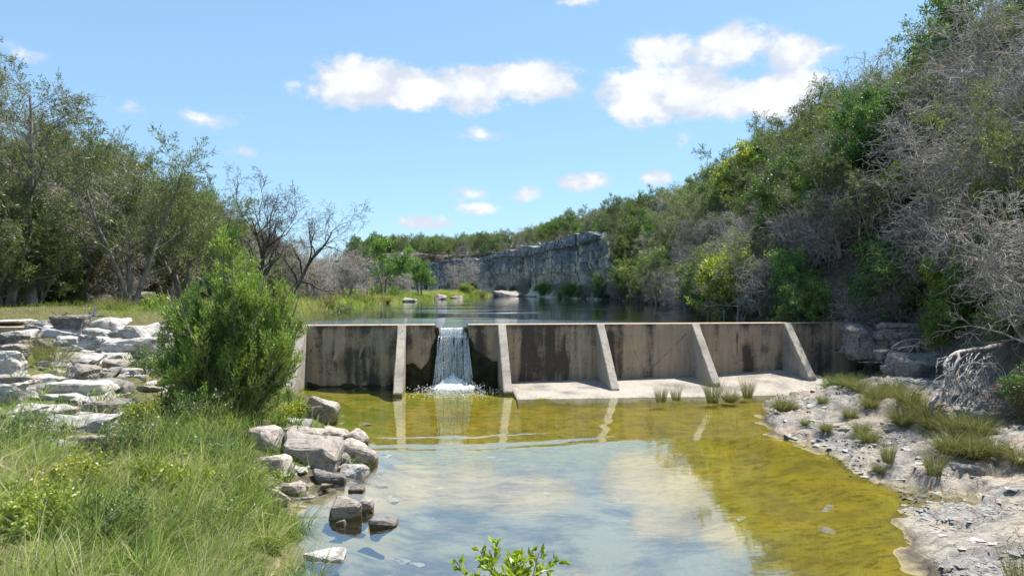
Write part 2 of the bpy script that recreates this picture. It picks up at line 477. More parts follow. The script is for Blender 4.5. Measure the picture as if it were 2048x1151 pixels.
# bed of the pool: yellow green algae over silt, growing thin where the water is deep
stre = t.noise(t.scaled(P, (2.0, 3.6, 1)), 1.9, 6, 0.72)
blot = t.noise(t.scaled(P, (1.0, 1.5, 1)), .8, 5, 0.6)
sp = t.node('ShaderNodeSeparateXYZ'); t.l.new(P, sp.inputs[0])
c_alg = t.mix(t.maprange(n1, 0.35, 0.65), (0.40, 0.305, 0.030), (0.305, 0.27, 0.036))
c_alg = t.mix(t.maprange(stre, 0.49, 0.64, 0, .85), c_alg, (0.115, 0.090, 0.014))
c_alg = t.mix(t.maprange(blot, 0.46, 0.64, 0, .6), c_alg, (0.17, 0.135, 0.03))
c_alg = t.mix(t.maprange(n3, 0.58, 0.75, 0, .5), c_alg, (0.48, 0.40, 0.09))
green = t.math('MULTIPLY', t.maprange(sp.outputs[0], -3.2, -5.0, 0, 1, True), t.maprange(sp.outputs[1], 15, 19, 0, 1, True))
c_alg = t.mix(t.math('MULTIPLY', green, t.maprange(n1, 0.4, 0.6, .2, .9)), c_alg, (0.13, 0.19, 0.010))
silt = t.mix(t.maprange(t.math('ADD', t.math('MULTIPLY', blot, .75), t.math('MULTIPLY', stre, .25)), 0.44, 0.60), (0.30, 0.275, 0.20), (0.10, 0.10, 0.085))
sm = t.math('ADD', sp.outputs[0], t.math('MULTIPLY', t.math('SUBTRACT', sp.outputs[1], 13), 0.16))
smask = t.math('MULTIPLY', t.maprange(sm, 2.4, 4.6, 1, 0, True), t.maprange(sp.outputs[1], 15.5, 18.5, 1, 0, True))
smask = t.math('MULTIPLY', smask, t.maprange(n1, 0.25, 0.5, 0.75, 1))
c_bed = t.mix(smask, c_alg, silt)
c = t.mix(zg, c_lit, c_grs)
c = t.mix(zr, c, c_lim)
# damp rim at the waterline
rim = t.maprange(t.math('ADD', sp.outputs[2], t.math('MULTIPLY_ADD', n2, .16, -.08)), 0.0, 0.05, 1, 0)
c = t.mix(t.math('MULTIPLY', rim, 0.55), c, (0.40, 0.33, 0.20))
zb = t.math('MULTIPLY', zb, t.maprange(sp.outputs[2], -0.01, 0.010, 1, 0))
c = t.mix(zb, c, c_bed)
hgt = t.math('ADD', t.math('MULTIPLY', n3, 0.4), n2)
hgt = t.math('SUBTRACT', hgt, t.math('MULTIPLY', t.math('MULTIPLY', crk, zr), 0.6))
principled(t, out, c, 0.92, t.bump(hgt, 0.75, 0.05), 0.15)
ground = tag(link('ground', ground_me, m_ground), 'grassy left bank, limestone right bank and wooded slopes of the valley', kind='structure')

# ------------------------------------------------------------------ water
def water_mat(name, tint, boost, bumps, rough=0.015, base=None, lift=0.0):
    m, t, out = new_mat(name)
    P = pos(t)
    h = bumps(t, P)
    nb = t.bump(h, 1.0, 1.0)
    fr = t.node('ShaderNodeFresnel'); fr.inputs['IOR'].default_value = 1.333
    t.l.new(nb, fr.inputs['Normal'])
    fac = t.math('MULTIPLY_ADD', fr.outputs[0], boost, lift, clamp=True)
    g = t.node('ShaderNodeBsdfGlossy'); g.inputs['Roughness'].default_value = rough
    g.inputs['Color'].default_value = (1, 1, 1, 1)
    t.l.new(nb, g.inputs['Normal'])
    if base is None:
        b = t.node('ShaderNodeBsdfTransparent'); b.inputs[0].default_value = (*tint, 1)
    else:
        b = t.node('ShaderNodeBsdfDiffuse'); b.inputs[0].default_value = (*base, 1)
    mx = t.node('ShaderNodeMixShader')
    t.l.new(fac, mx.inputs[0]); t.l.new(b.outputs[0], mx.inputs[1]); t.l.new(g.outputs[0], mx.inputs[2])
    t.l.new(mx.outputs[0], out.inputs[0])
    return m
FALLX = -2.37
FALLY = dam_y(FALLX) - 0.55
def pool_bumps(t, P):
    d = t.vmath('SUBTRACT', P, (FALLX, FALLY, 0))
    d = t.scaled(d, (1, 1, 0))
    r = t.math('ADD', t.vmath('LENGTH', d), t.math('MULTIPLY', t.noise(P, 0.6, 2), 0.7))
    ring = t.math('SINE', t.math('MULTIPLY', r, 11.0))
    ring2 = t.math('SINE', t.math('MULTIPLY', r, 6.3))
    fall = t.math('POWER', 2.718, t.math('MULTIPLY', r, -0.24))
    band = t.math('POWER', 2.718, t.math('MULTIPLY', t.math('POWER', t.math('SUBTRACT', r, 9.6), 2), -0.7))
    a = t.math('MULTIPLY', t.math('MULTIPLY', ring, fall), 0.0042)
    b = t.math('MULTIPLY', t.math('MULTIPLY', ring2, band), 0.0026)
    n = t.math('MULTIPLY', t.noise(t.scaled(P, (1, 2.2, 1)), 2.4, 3, 0.5), 0.0013)
    churn = t.math('MULTIPLY', t.math('POWER', 2.718, t.math('MULTIPLY', r, -1.1)), t.math('MULTIPLY', t.noise(P, 7, 3), 0.09))
    return t.math('ADD', t.math('ADD', a, b), t.math('ADD', n, churn))
def lake_bumps(t, P):
    n = t.math('MULTIPLY', t.noise(t.scaled(P, (1, 1.4, 1)), 1.6, 3, 0.5), 0.006)
    d = t.vmath('LENGTH', t.scaled(t.vmath('SUBTRACT', P, (FALLX + 0.5, 31, 0)), (0.45, 1, 0)))
    near = t.maprange(d, 0.5, 5.5, 1, 0, True)
    patch = t.maprange(t.noise(t.scaled(P, (0.12, 0.5, 1)), 1.0, 2), 0.56, 0.66, 0, .5, True)
    rip = t.math('MULTIPLY', t.noise(t.scaled(P, (1, 1.8, 1)), 6.0, 3, 0.6), 0.045)
    return t.math('ADD', n, t.math('MULTIPLY', rip, t.math('MAXIMUM', near, patch)))
m_pool = water_mat('clear_pool_water', (0.95, 0.96, 0.84), 0.42, pool_bumps, lift=0.32)
m_lake = water_mat('dark_lake_water', None, 1.35, lake_bumps, base=(0.022, 0.036, 0.036), lift=.03)
def sheet(name, pts, z, mat, label):
    me = bpy.data.meshes.new(name)
    me.from_pydata([(x, y, z) for x, y in pts], [], [tuple(range(len(pts)))])
    o = link(name, me, mat)
    return tag(o, label, kind='structure')
sheet('pool_water', [(-13, -30), (14, -30), (14, dam_y(14) + .2), (-13, dam_y(-13) + .2)], 0.0, m_pool, 'shallow clear pool below the dam with algae on its bed')
lk = [(-24, dam_y(-24) + .45), (18, dam_y(18) + .45), (22, 90), (20, 120), (10, 150), (4, 170), (-8, 188), (-30, 210), (-110, 225), (-110, 150), (-24, 150)]
sheet('lake_water', lk, LAKEZ, m_lake, 'dark still lake held back by the dam')

# ------------------------------------------------------------------ concrete
def concrete_mat(name, tan, grey, dark, alg1=(0.022, 0.020, 0.014), alg2=(0.050, 0.055, 0.016)):
    m, t, out = new_mat(name)
    P = pos(t)
    st = attr(t, 'stain'); wet = attr(t, 'wet')
    n1 = t.noise(P, 1.3, 5, 0.6); n2 = t.noise(P, 9, 5, 0.65); n3 = t.noise(P, 45, 3, 0.6)
    sk = t.noise(t.scaled(P, (4.5, 4.5, 0.35)), 1.6, 5, 0.6)
    fine = t.noise(t.scaled(P, (14, 14, 0.9)), 1.6, 3, 0.6)
    c = t.mix(t.maprange(n1, 0.35, 0.65), tan, grey)
    c = t.mix(t.maprange(sk, 0.42, 0.62, 0, 0.45), c, tuple(v * 0.62 for v in grey))
    f = t.math('ADD', st, t.math('ADD', t.math('MULTIPLY_ADD', fine, 0.7, -0.35), t.math('MULTIPLY_ADD', n2, 0.9, -0.45)))
    c = t.mix(t.maprange(f, 0.02, 0.95, 0, 0.92, True), c, dark)
    c = t.mix(t.maprange(n2, 0.62, 0.74, 0, 0.5), c, (0.40, 0.37, 0.33))
    c = t.mix(t.maprange(n3, 0.60, 0.75, 0, 0.5), c, tuple(v * 0.5 for v in grey))
    wf = t.math('ADD', wet, t.math('MULTIPLY_ADD', n2, 0.8, -0.4))
    alg = t.mix(t.maprange(n1, 0.4, 0.6), alg1, alg2)
    c = t.mix(t.maprange(wf, 0.35, 0.6, 0, 0.95, True), c, alg)
    szp = t.node('ShaderNodeSeparateXYZ'); t.l.new(P, szp.inputs[0])
    fz = t.math('FRACT', t.math('MULTIPLY', t.math('ADD', szp.outputs[2], t.math('MULTIPLY_ADD', n1, .05, .3)), 1.55))
    ln = t.math('MULTIPLY', t.maprange(t.math('ABSOLUTE', t.math('SUBTRACT', fz, .5)), 0.0, .022, 1, 0), t.maprange(n2, .42, .58, 0, 1))
    c = t.mix(t.math('MULTIPLY', ln, .55), c, tuple(v * 0.35 for v in grey))
    ck = t.maprange(t.voronoi(t.scaled(P, (1.0, 1.0, .55)), .55, 'DISTANCE_TO_EDGE'), 0, .008, 1, 0)
    c = t.mix(t.math('MULTIPLY', ck, t.maprange(n2, .45, .6, 0, .8)), c, (0.04, 0.035, 0.03))
    hgt = t.math('SUBTRACT', t.math('ADD', t.math('MULTIPLY', n3, 0.35), n2), t.math('MULTIPLY', ln, .5))
    principled(t, out, c, 0.88, t.bump(hgt, 0.45, 0.03), 0.2)
    return m
m_conc = concrete_mat('stained_concrete', (0.52, 0.365, 0.235), (0.40, 0.325, 0.25), (0.055, 0.046, 0.038))
m_conc_pale = concrete_mat('pale_concrete', (0.40, 0.35, 0.295), (0.34, 0.31, 0.27), (0.10, 0.092, 0.083), (0.24, 0.20, 0.03), (0.17, 0.16, 0.03))

dam = empty('concrete_dam', (0, dam_y(0), 0))
tag(dam, 'weathered concrete dam with sloping buttresses and a notch spilling water', 'dam')
DANG = math.atan(0.1)
dam.rotation_euler = (0, 0, DANG)
SC = 1 / math.cos(DANG)
def sx(x): return x * SC            # local s along the wall from world x on its front face
DM = np.array(Matrix.Translation((0, dam_y(0), 0)) @ Matrix.Rotation(DANG, 4, 'Z'))
def dam_world(p): return p @ DM[:3, :3].T + DM[:3, 3]
def edge_tab(pts):                  # picture points of a notch edge -> (z, s)
    o = []
    for px, py in pts:
        x = (px - 1024) / F * 27.5
        o.append((CAMZ - (py - 575.5) / F * 27.5, sx(x)))
    o = np.array(sorted(o)); return o
NL = edge_tab([(870, 651), (876, 658), (876.5, 677), (872, 686), (866, 706), (863, 724), (860, 735), (858, 775), (858, 800)])
NR = edge_tab([(936, 650), (929.5, 658), (933, 674), (940, 684), (943, 700), (943, 728), (942, 750), (942, 800)])
def wall_part(name, s_a, s_b, base=-0.7, thick=0.5):
    """front grid, crest, back and ends; s_a / s_b are numbers or (z, s) tables; slightly chipped crest"""
    nz = 44
    zs = np.linspace(base, CREST, nz)
    sa = np.interp(zs, s_a[:, 0], s_a[:, 1]) if not np.isscalar(s_a) else np.full(nz, s_a)
    sb = np.interp(zs, s_b[:, 0], s_b[:, 1]) if not np.isscalar(s_b) else np.full(nz, s_b)
    ln = float(np.max(sb - sa)); ns = max(8, int(ln / 0.07))
    u = np.linspace(0, 1, ns)
    S = sa[None, :] + (sb - sa)[None, :] * u[:, None]
    Z = np.repeat(zs[None, :], ns, 0)
    jag = 0.05 * fbm(Z * 5, S * 0, seed=61, octv=3)
    if not np.isscalar(s_b): S = S + jag * sstep(0.9, 1, u)[:, None] * (Z < 2.3)
    if not np.isscalar(s_a): S = S - jag * sstep(0.1, 0, u)[:, None] * (Z < 2.3)
    D = np.abs(S - sx(FALLX))
    bite_top = np.where(S < sx(FALLX), 0.82 + 0.10 * np.sin(S * 9), 1.0 + 0.95 * np.exp(-np.maximum(D - 0.62, 0) / 0.45) - 0.1)
    wet = (1 - sstep(-0.06, 0.06, Z - bite_top + 0.08 * fbm(S * 3, Z * 3, seed=70, octv=3))) * (1 - sstep(1.95, 2.15, D))
    rag = 1 - sstep(0.05, 0.22, D - np.interp(Z, NL[:, 0], sx(FALLX) - NL[:, 1]) * (S < sx(FALLX)) - np.interp(Z, NR[:, 0], NR[:, 1] - sx(FALLX)) * (S >= sx(FALLX)))
    wet = np.maximum(wet, rag * (Z < 2.32) * 0.8)
    wet = np.maximum(wet, 0.9 * (1 - sstep(0.02, 0.16, Z + 0.1 * fbm(S * 2, Z, seed=77, octv=2))) * (S < 0))
    Yl = 0.012 * fbm(S * .8, Z * .8, seed=63, octv=3) + 0.16 * wet * (D < 2.1) * (Z < 2.2) * (0.6 + 0.4 * fbm(S * 4, Z * 4, seed=64, octv=3))
    # dark runs of weathering, thick in some bays and thin in others
    bias = np.interp(S, [-19, -9, -8.0, -7.4, -6.8, -4.6, -4.0, -3.2, -1.6, -0.7, 0.0, 1.5, 2.9, 4.2, 6, 7.4, 8.5, 10.5, 11.5, 12, 15],
                        [.35, .3, .42, .6, 1.0, .85, .62, .5, .52, .56, .74, .72, .25, .15, .12, .18, .2, .15, .25, .5, .55])
    stn = bias - 0.15 + 0.62 * fbm(S * 1.6, Z * 0.16, seed=80, octv=4) + 0.22 * fbm(S * 6, Z * 0.35, seed=81, octv=2)
    for s0, wd, lo, hi in ((-7.05, .05, .2, 1.7), (-5.95, .06, .1, 1.3), (4.05, .13, .2, 2.0), (9.9, .11, .25, 1.3), (9.55, .05, 1.0, 1.9), (2.2, .06, .1, 1.9), (0.95, .1, .4, 1.3)):
        stn = stn + 0.8 * np.exp(-((S - s0 - 0.06 * np.sin(Z * 3)) / wd) ** 2) * sstep(lo, lo + .2, Z) * (1 - sstep(hi, hi + .3, Z))
    for s0, wd, lo, hi in ((-7.0, .025, .9, 1.7), (-6.0, .02, .9, 1.6)):
        stn = stn - 1.6 * np.exp(-((S - s0 - 0.05 * np.sin(Z * 4)) / wd) ** 2) * sstep(lo, lo + .2, Z) * (1 - sstep(hi, hi + .2, Z))
    stn = stn + 0.35 * sstep(CREST - .25, CREST, Z) + 0.35 * fbm(S * 1.1, Z * 1.1, seed=86, octv=4)
    front = np.stack([S, Yl, Z], -1)
    V = [front.reshape(-1, 3)]; A = [np.stack([stn, wet], -1).reshape(-1, 2)]
    ii = np.arange(ns * nz).reshape(ns, nz)
    Q = [np.stack([ii[:-1, :-1], ii[1:, :-1], ii[1:, 1:], ii[:-1, 1:]], -1).reshape(-1, 4)]
    off = ns * nz
    def strip(rows, stv, wetv, flip=False):           # rows: list of (n,3) arrays stitched into a sheet
        nonlocal off
        k = len(rows); n = len(rows[0])
        V.append(np.concatenate(rows)); A.append(np.stack([np.full(k * n, stv), np.full(k * n, wetv)], -1) if np.isscalar(stv) else np.stack([np.tile(stv, k), np.tile(wetv, k)], -1))
        jj = np.arange(k * n).reshape(k, n) + off
        q = np.stack([jj[:-1, :-1], jj[:-1, 1:], jj[1:, 1:], jj[1:, :-1]], -1).reshape(-1, 4)
        Q.append(q[:, ::-1] if flip else q); off += k * n
    # crest: small chamfer then the flat top, then the back
    top = front[:, -1, :].copy()
    chip = 0.03 * np.abs(fbm(top[:, 0] * 3, top[:, 0] * 0, seed=90, octv=3))
    r0 = top.copy()
    r1 = top + np.stack([chip * 0, 0.03 + chip, 0.022 - chip], -1)
    r2 = top + np.array([0, thick * .55, 0.026]); r3 = top + np.array([0, thick, 0.02]); r4 = r3.copy(); r4[:, 2] = LAKEZ - 1.2
    strip([r0, r1, r2, r3, r4], 0.22, 0.0)
    for uu, fl in ((0, True), (-1, False)):
        e = front[uu]
        rows = [e + np.array([0, thick * f, 0]) * 1.0 for f in (0, .25, .5, .75, 1)]
        for k_, r in enumerate(rows):
            if k_: r[:, 0] += 0.05 * fbm(r[:, 2] * 6, r[:, 1] * 6, seed=95, octv=2) * (-1 if uu == 0 else -1) * (not np.isscalar(s_a if uu == 0 else s_b))
        wv = 1.0 if not np.isscalar(s_a if uu == 0 else s_b) else 0.0
        strip(rows, 0.5, wv, flip=fl)
    AA = np.concatenate(A)
    me = mesh_np(name, np.concatenate(V), quads=np.concatenate(Q), attrs={'stain': AA[:, 0], 'wet': AA[:, 1]})
    return link(name, me, m_conc, dam)
wall_part('wall', sx(DAM_X0), NL)
wall_part('wall', NR, sx(DAM_X1))
# broken lip of the notch, set back behind the curtain of water
ns, nz = 34, 40
S, Z = np.meshgrid(np.linspace(sx(FALLX) - 1.05, sx(FALLX) + 1.05, ns), np.linspace(-0.7, 2.22, nz), indexing='ij')
Yb = 0.30 + 0.07 * fbm(S * 3, Z * 3, seed=101, octv=3) - 0.05 * sstep(1.5, 2.2, Z)
Z2 = Z + 0.03 * fbm(S * 4, Z * 0, seed=102, octv=2) * sstep(1.8, 2.2, Z)
fr = np.stack([S, Yb, Z2], -1)
bk = fr[:, -1, :] + np.array([0, 0.75, -0.03])
V = np.concatenate([fr.reshape(-1, 3), bk]); ii = np.arange(ns * nz).reshape(ns, nz)
Q = np.stack([ii[:-1, :-1], ii[1:, :-1], ii[1:, 1:], ii[:-1, 1:]], -1).reshape(-1, 4)
tp = ii[:, -1]; bi = ns * nz + np.arange(ns)
Q = np.concatenate([Q, np.stack([tp[:-1], tp[1:], bi[1:], bi[:-1]], -1)])
me = mesh_np('spillway_lip', V, quads=Q, attrs={'stain': np.full(len(V), .8), 'wet': np.full(len(V), 1.0)})
o = link('spillway_lip', me, m_conc, dam); o['label'] = 'wet dark broken concrete behind the falling water'

def subdivided(bm, cuts_len):
    for _ in range(5):
        es = [e for e in bm.edges if e.calc_length() > cuts_len]
        if not es: break
        bmesh.ops.subdivide_edges(bm, edges=es, cuts=1, use_grid_fill=True)
BUT_X = [-8.25, -4.40, -0.42, 3.62, 7.62, 11.62]
BUT_BASE = [-0.55, -0.6, -0.6, -0.05, 0.10, 0.25]
BUT_D = [2.55, 2.75, 2.75, 2.55, 2.35, 2.05]
for bx_, bz, bd in zip(BUT_X, BUT_BASE, BUT_D):
    bm = bmesh.new()
    prof = [(0.02, bz), (-bd, bz), (-bd, max(bz + 0.05, 0.02) + 0.10), (-0.10, CREST + 0.018), (0.02, CREST + 0.018)]
    th = 0.16
    a = [bm.verts.new((sx(bx_) - th, y, z)) for y, z in prof]
    b = [bm.verts.new((sx(bx_) + th, y, z)) for y, z in prof]
    bm.faces.new(a); bm.faces.new(b[::-1])
    for i in range(len(prof)):
        j = (i + 1) % len(prof)
        bm.faces.new((a[j], a[i], b[i], b[j]))
    bmesh.ops.recalc_face_normals(bm, faces=bm.faces)
    bmesh.ops.bevel(bm, geom=list(bm.edges), offset=0.02, segments=2, affect='EDGES')
    bmesh.ops.triangulate(bm, faces=[f for f in bm.faces if len(f.verts) > 4])
    subdivided(bm, 0.25)
    me = bpy.data.meshes.new('buttress'); 
    co = np.array([v.co[:] for v in bm.verts])
    nn = 0.008 * fbm(co[:, 0] * 4 + bx_, co[:, 1] * 4, co[:, 2] * 4, seed=120, octv=3)
    for v, d in zip(bm.verts, nn): v.co += v.normal * float(d)
    bm.to_mesh(me); bm.free()
    n = len(me.vertices)
    stv = 0.10 + 0.40 * fbm(co[:, 0] * 0, co[:, 1] * 1.5 + bx_, co[:, 2] * 1.2, seed=121, octv=3)
    wv = (1 - sstep(-0.05, 0.22, co[:, 2])) * (1 if bx_ < 2 else 0.0)
    for k, arr in (('stain', stv), ('wet', wv)):
        at = me.attributes.new(k, 'FLOAT', 'POINT'); at.data.foreach_set('value', arr.astype(np.float32))
    link('buttress', me, m_conc_pale, dam)
# apron at the foot of the wall: dry and sloping on the right, drowned on the left
def apron(name, s0, s1, zb, fd, zf, n_s, label=None):
    S1 = np.linspace(s0, s1, n_s); T = np.linspace(0, 1, 26)
    S, TT = np.meshgrid(S1, T, indexing='ij')
    zb_, fd_, zf_ = [np.interp(S, *a) for a in (zb, fd, zf)]
    Z = zb_ + (zf_ - zb_) * TT ** 1.15 + 0.008 * fbm(S * 1.5, TT * 4, seed=130, octv=3)
    Yl = 0.05 - (fd_ + 0.05) * TT + 0.05 * fbm(S * 1.2, TT * 0, seed=131, octv=3) * TT
    fr = np.stack([S, Yl, Z], -1)
    n1, n2 = S.shape
    ii = np.arange(n1 * n2).reshape(n1, n2)
    Q = [np.stack([ii[:-1, :-1], ii[:-1, 1:], ii[1:, 1:], ii[1:, :-1]], -1).reshape(-1, 4)]
    V = [fr.reshape(-1, 3)]
    sk = fr[:, -1, :] + np.array([0, -0.9, -0.34]); b = n1 * n2 + np.arange(n1)
    V.append(sk); e = ii[:, -1]
    Q.append(np.stack([e[:-1], b[:-1], b[1:], e[1:]], -1))
    off = n1 * n2 + n1
    for row, fl in ((0, False), (-1, True)):
        V.append(fr[row] + np.array([0, 0, -0.35])); bb = off + np.arange(n2); e = ii[row]; off += n2
        q = np.stack([e[:-1], bb[:-1], bb[1:], e[1:]], -1); Q.append(q[:, ::-1] if fl else q)
    VV = np.concatenate(V)
    st = 0.16 + 0.35 * fbm(VV[:, 0] * 1.1, VV[:, 1] * 1.1, seed=133, octv=4)
    wv = 1 - sstep(-0.01, 0.03, VV[:, 2])
    me = mesh_np(name, VV, quads=np.concatenate(Q), attrs={'stain': st, 'wet': wv})
    o = link(name, me, m_conc_pale, dam)
    if label: o['label'] = label
    return o
apron('apron', sx(-0.2), sx(12.35), ([-1, 1.5, 4, 7.6, 11.6, 13], [.10, .13, .17, .24, .46, .5]), ([-1, 2, 5, 8, 10, 11.5, 12.6], [3.65, 3.75, 3.75, 3.7, 3.5, 2.9, 2.3]), ([-1, 4, 8, 10, 12, 13], [.015, .015, .02, .05, .20, .3]), 90, 'dry pale concrete apron sloping down to the pool')
m_ledge, t, out = new_mat('algae_covered_ledge')
P = pos(t); n1 = t.noise(P, 1.2, 5); n2 = t.noise(P, 8, 4)
c = t.mix(t.maprange(n1, .4, .6), (0.40, 0.32, 0.03), (0.24, 0.25, 0.025))
c = t.mix(t.maprange(n2, .5, .7, 0, .6), c, (0.07, 0.06, 0.015))
principled(t, out, c, 0.9, t.bump(n2, .4, .03), .2)
lg = apron('sunken_ledge', sx(-12), sx(-0.2), ([-13, 0], [-.20, -.20]), ([-13, 0], [3.3, 3.65]), ([-13, -5, -4, 0], [-.22, -.22, -.10, -.06]), 70, 'algae covered ledge under the water')
lg.data.materials.clear(); lg.data.materials.append(m_ledge)

# ------------------------------------------------------------------ waterfall
rng = np.random.default_rng(5)
m_fall, t, out = new_mat('falling_white_water')
P = pos(t)
stx = t.noise(t.scaled(P, (26, 26, 1.6)), 1.0, 4, 0.6)
dfn = t.node('ShaderNodeBsdfDiffuse'); dfn.inputs[0].default_value = (0.86, 0.9, 0.93, 1)
tln = t.node('ShaderNodeBsdfTranslucent'); tln.inputs[0].default_value = (0.86, 0.9, 0.93, 1)
gl = t.node('ShaderNodeBsdfGlossy'); gl.inputs['Roughness'].default_value = 0.15
tp_ = t.node('ShaderNodeBsdfTransparent'); tp_.inputs[0].default_value = (0.9, 0.95, 0.95, 1)
m1 = t.node('ShaderNodeMixShader'); m1.inputs[0].default_value = 0.5
t.l.new(dfn.outputs[0], m1.inputs[1]); t.l.new(tln.outputs[0], m1.inputs[2])
m2 = t.node('ShaderNodeMixShader'); m2.inputs[0].default_value = 0.12
t.l.new(m1.outputs[0], m2.inputs[1]); t.l.new(gl.outputs[0], m2.inputs[2])
m3 = t.node('ShaderNodeMixShader')
t.put(m3.inputs[0], t.maprange(stx, 0.36, 0.62, 0.22, 0.9))
t.l.new(tp_.outputs[0], m3.inputs[1]); t.l.new(m2.outputs[0], m3.inputs[2]); t.l.new(m3.outputs[0], out.inputs[0])
m_foam, t, out = new_mat('white_foam')
n2 = t.noise(pos(t), 14, 4)
principled(t, out, t.mix(t.maprange(n2, .35, .6), (0.55, 0.60, 0.60), (0.86, 0.88, 0.88)), 0.6, t.bump(n2, .6, .04), .3)
fall = empty('waterfall', tuple(dam_world(np.array([sx(FALLX), -0.4, 0.0]))), DANG)
tag(fall, 'white curtain of water falling through the dam notch into the pool', 'waterfall')
# curtain: ribbons that leave the lip and break apart as they drop
V, Q = [], []; off = 0
def ribbon(s0, z0, y0, wd, ln, spread, throw):
    global off
    n = 14
    k = np.linspace(0, 1, n)
    s = s0 + spread * k + 0.012 * np.cumsum(rng.normal(size=n)) * k
    z = z0 - ln * k ** 1.15
    y = y0 - throw * np.sqrt(k) + 0.01 * rng.normal(size=n) * k
    ww = wd * (0.6 + 0.7 * np.abs(np.sin(k * rng.uniform(3, 9) + rng.uniform(0, 6))))
    L = np.stack([s - ww, y, z], -1); M = np.stack([s, y - ww * .5, z], -1); R = np.stack([s + ww, y, z], -1)
    V.append(np.stack([L, M, R], 1).reshape(-1, 3))
    ii = np.arange(n * 3).reshape(n, 3) + off
    Q.append(np.stack([ii[:-1, :-1], ii[:-1, 1:], ii[1:, 1:], ii[1:, :-1]], -1).reshape(-1, 4))
    off += n * 3
for i in range(58):                                   # main curtain
    ribbon(rng.uniform(-.50, .50), 2.29, .72, rng.uniform(.006, .022), rng.uniform(2.1, 2.3), rng.normal() * .05, .42 + rng.uniform(0, .12))
for i in range(46):                                   # water that bounces off the broken edges
    sgn = -1 if i % 2 else 1
    z0 = rng.uniform(1.2, 2.0)
    ribbon(sgn * rng.uniform(.42, .62), z0, .55, rng.uniform(.008, .022), z0 - rng.uniform(-.02, .6), sgn * rng.uniform(0, .22), .30 + rng.uniform(0, .3))
link('curtain', mesh_np('curtain', np.concatenate(V), quads=np.concatenate(Q)), m_fall, fall)
# smooth tongue sliding over the lip
n1_, n2_ = 26, 12
A, B = np.meshgrid(np.linspace(-.56, .56, n1_), np.linspace(0, 1, n2_), indexing='ij')
Zt = np.where(B < .6, 2.275 - 0.01 * B, 2.27 - 1.4 * np.maximum(B - .6, 0) ** 1.5) + 0.008 * np.sin(A * 22)
Yt = 1.5 - 0.85 * B / .6 * (B < .6) - (B >= .6) * (0.85 + 0.22 * (B - .6) / .4)
ii = np.arange(n1_ * n2_).reshape(n1_, n2_)
link('lip_flow', mesh_np('lip_flow', np.stack([A, Yt, Zt], -1), quads=np.stack([ii[:-1, :-1], ii[1:, :-1], ii[1:, 1:], ii[:-1, 1:]], -1)), m_fall, fall)
def droplets(name, C, R, mat, parent):
    base = np.array([(0, 0, 1), (.94, 0, -.33), (-.47, .82, -.33), (-.47, -.82, -.33), (0, 0, -1)]) * 1.0
    octv = np.array([(1, 0, 0), (-1, 0, 0), (0, 1, 0), (0, -1, 0), (0, 0, 1), (0, 0, -1)], float)
    ft = np.array([(0, 2, 4), (2, 1, 4), (1, 3, 4), (3, 0, 4), (2, 0, 5), (1, 2, 5), (3, 1, 5), (0, 3, 5)])
    VV = (C[:, None, :] + octv[None] * R[:, None, None] * rng.uniform(.6, 1.4, (len(C), 1, 3)))
    TT = ft[None] + (np.arange(len(C)) * 6)[:, None, None]
    o = link(name, mesh_np(name, VV, tris=TT), mat, parent)
    o['kind'] = 'stuff'
    return o
n = 2600
k = rng.uniform(0, 1, n); sg = np.where(rng.random(n) < .5, -1, 1)
C = np.stack([sg * (rng.uniform(.12, .5, n) + .42 * k * rng.random(n)), .45 - rng.uniform(0, .4, n) * (0.4 + k), 2.0 - 2.0 * k], -1)
droplets('spray', C, rng.uniform(.005, .014, n), m_foam, fall)
n = 900
a = rng.normal(0, 1, n); r = np.abs(rng.normal(0, 1.0, n))
C = np.stack([a * .75, -0.4 - r * 1.3, np.abs(rng.normal(0, .12, n)) * np.exp(-r) + .012], -1)
droplets('splash', C, rng.uniform(.007, .024, n), m_foam, fall)
# foam apron spreading on the pool
n1_, n2_ = 90, 60
A, B = np.meshgrid(np.linspace(-1.9, 1.9, n1_), np.linspace(-1.7, .75, n2_), indexing='ij')
rr = np.hypot(A / 1.05, (B + .1) / 0.80) + .22 * fbm(A * 2.5, B * 2.5, seed=143, octv=3)
mound = 0.30 * np.exp(-(A / .52) ** 2 - ((B - .18) / .28) ** 2)
Zf = mound * (1 + .5 * fbm(A * 7, B * 7, seed=141, octv=3)) + 0.075 * (1 - sstep(.3, 1.05, rr)) + .055 * fbm(A * 9, B * 9, seed=140, octv=4) - 0.075 * sstep(.5, 1.1, rr) - 0.012
ii = np.arange(n1_ * n2_).reshape(n1_, n2_)
fq = np.stack([ii[:-1, :-1], ii[1:, :-1], ii[1:, 1:], ii[:-1, 1:]], -1).reshape(-1, 4)
fq = fq[Zf.ravel()[fq].max(1) > -0.002]
link('foam', mesh_np('foam', np.stack([A, B, Zf], -1), quads=fq), m_foam, fall)

# ------------------------------------------------------------------ cliff on the far shore
m_cliff, t, out = new_mat('streaked_limestone_cliff')
P = pos(t)
n1 = t.noise(P, 0.35, 5, 0.6); n2 = t.noise(P, 2.2, 6, 0.65)
run = t.noise(t.scaled(P, (1.0, 1.0, 0.06)), 0.55, 6, 0.66)
run2 = t.noise(t.scaled(P, (2.0, 2.0, 0.07)), 0.8, 4, 0.6)
spz = t.node('ShaderNodeSeparateXYZ'); t.l.new(P, spz.inputs[0])
c = t.mix(t.maprange(n2, .3, .7), (0.42, 0.365, 0.31), (0.62, 0.55, 0.46))
c = t.mix(t.maprange(n1, .5, .62, 0, .6), c, (0.42, 0.29, 0.18))
dk = t.math('ADD', run, t.maprange(spz.outputs[2], 4, 10, -0.10, 0.13))
c = t.mix(t.maprange(dk, .45, .60, 0, .84, True), c, (0.13, 0.155, 0.185))
c = t.mix(t.maprange(run2, .60, .72, 0, .75), c, (0.55, 0.52, 0.47))
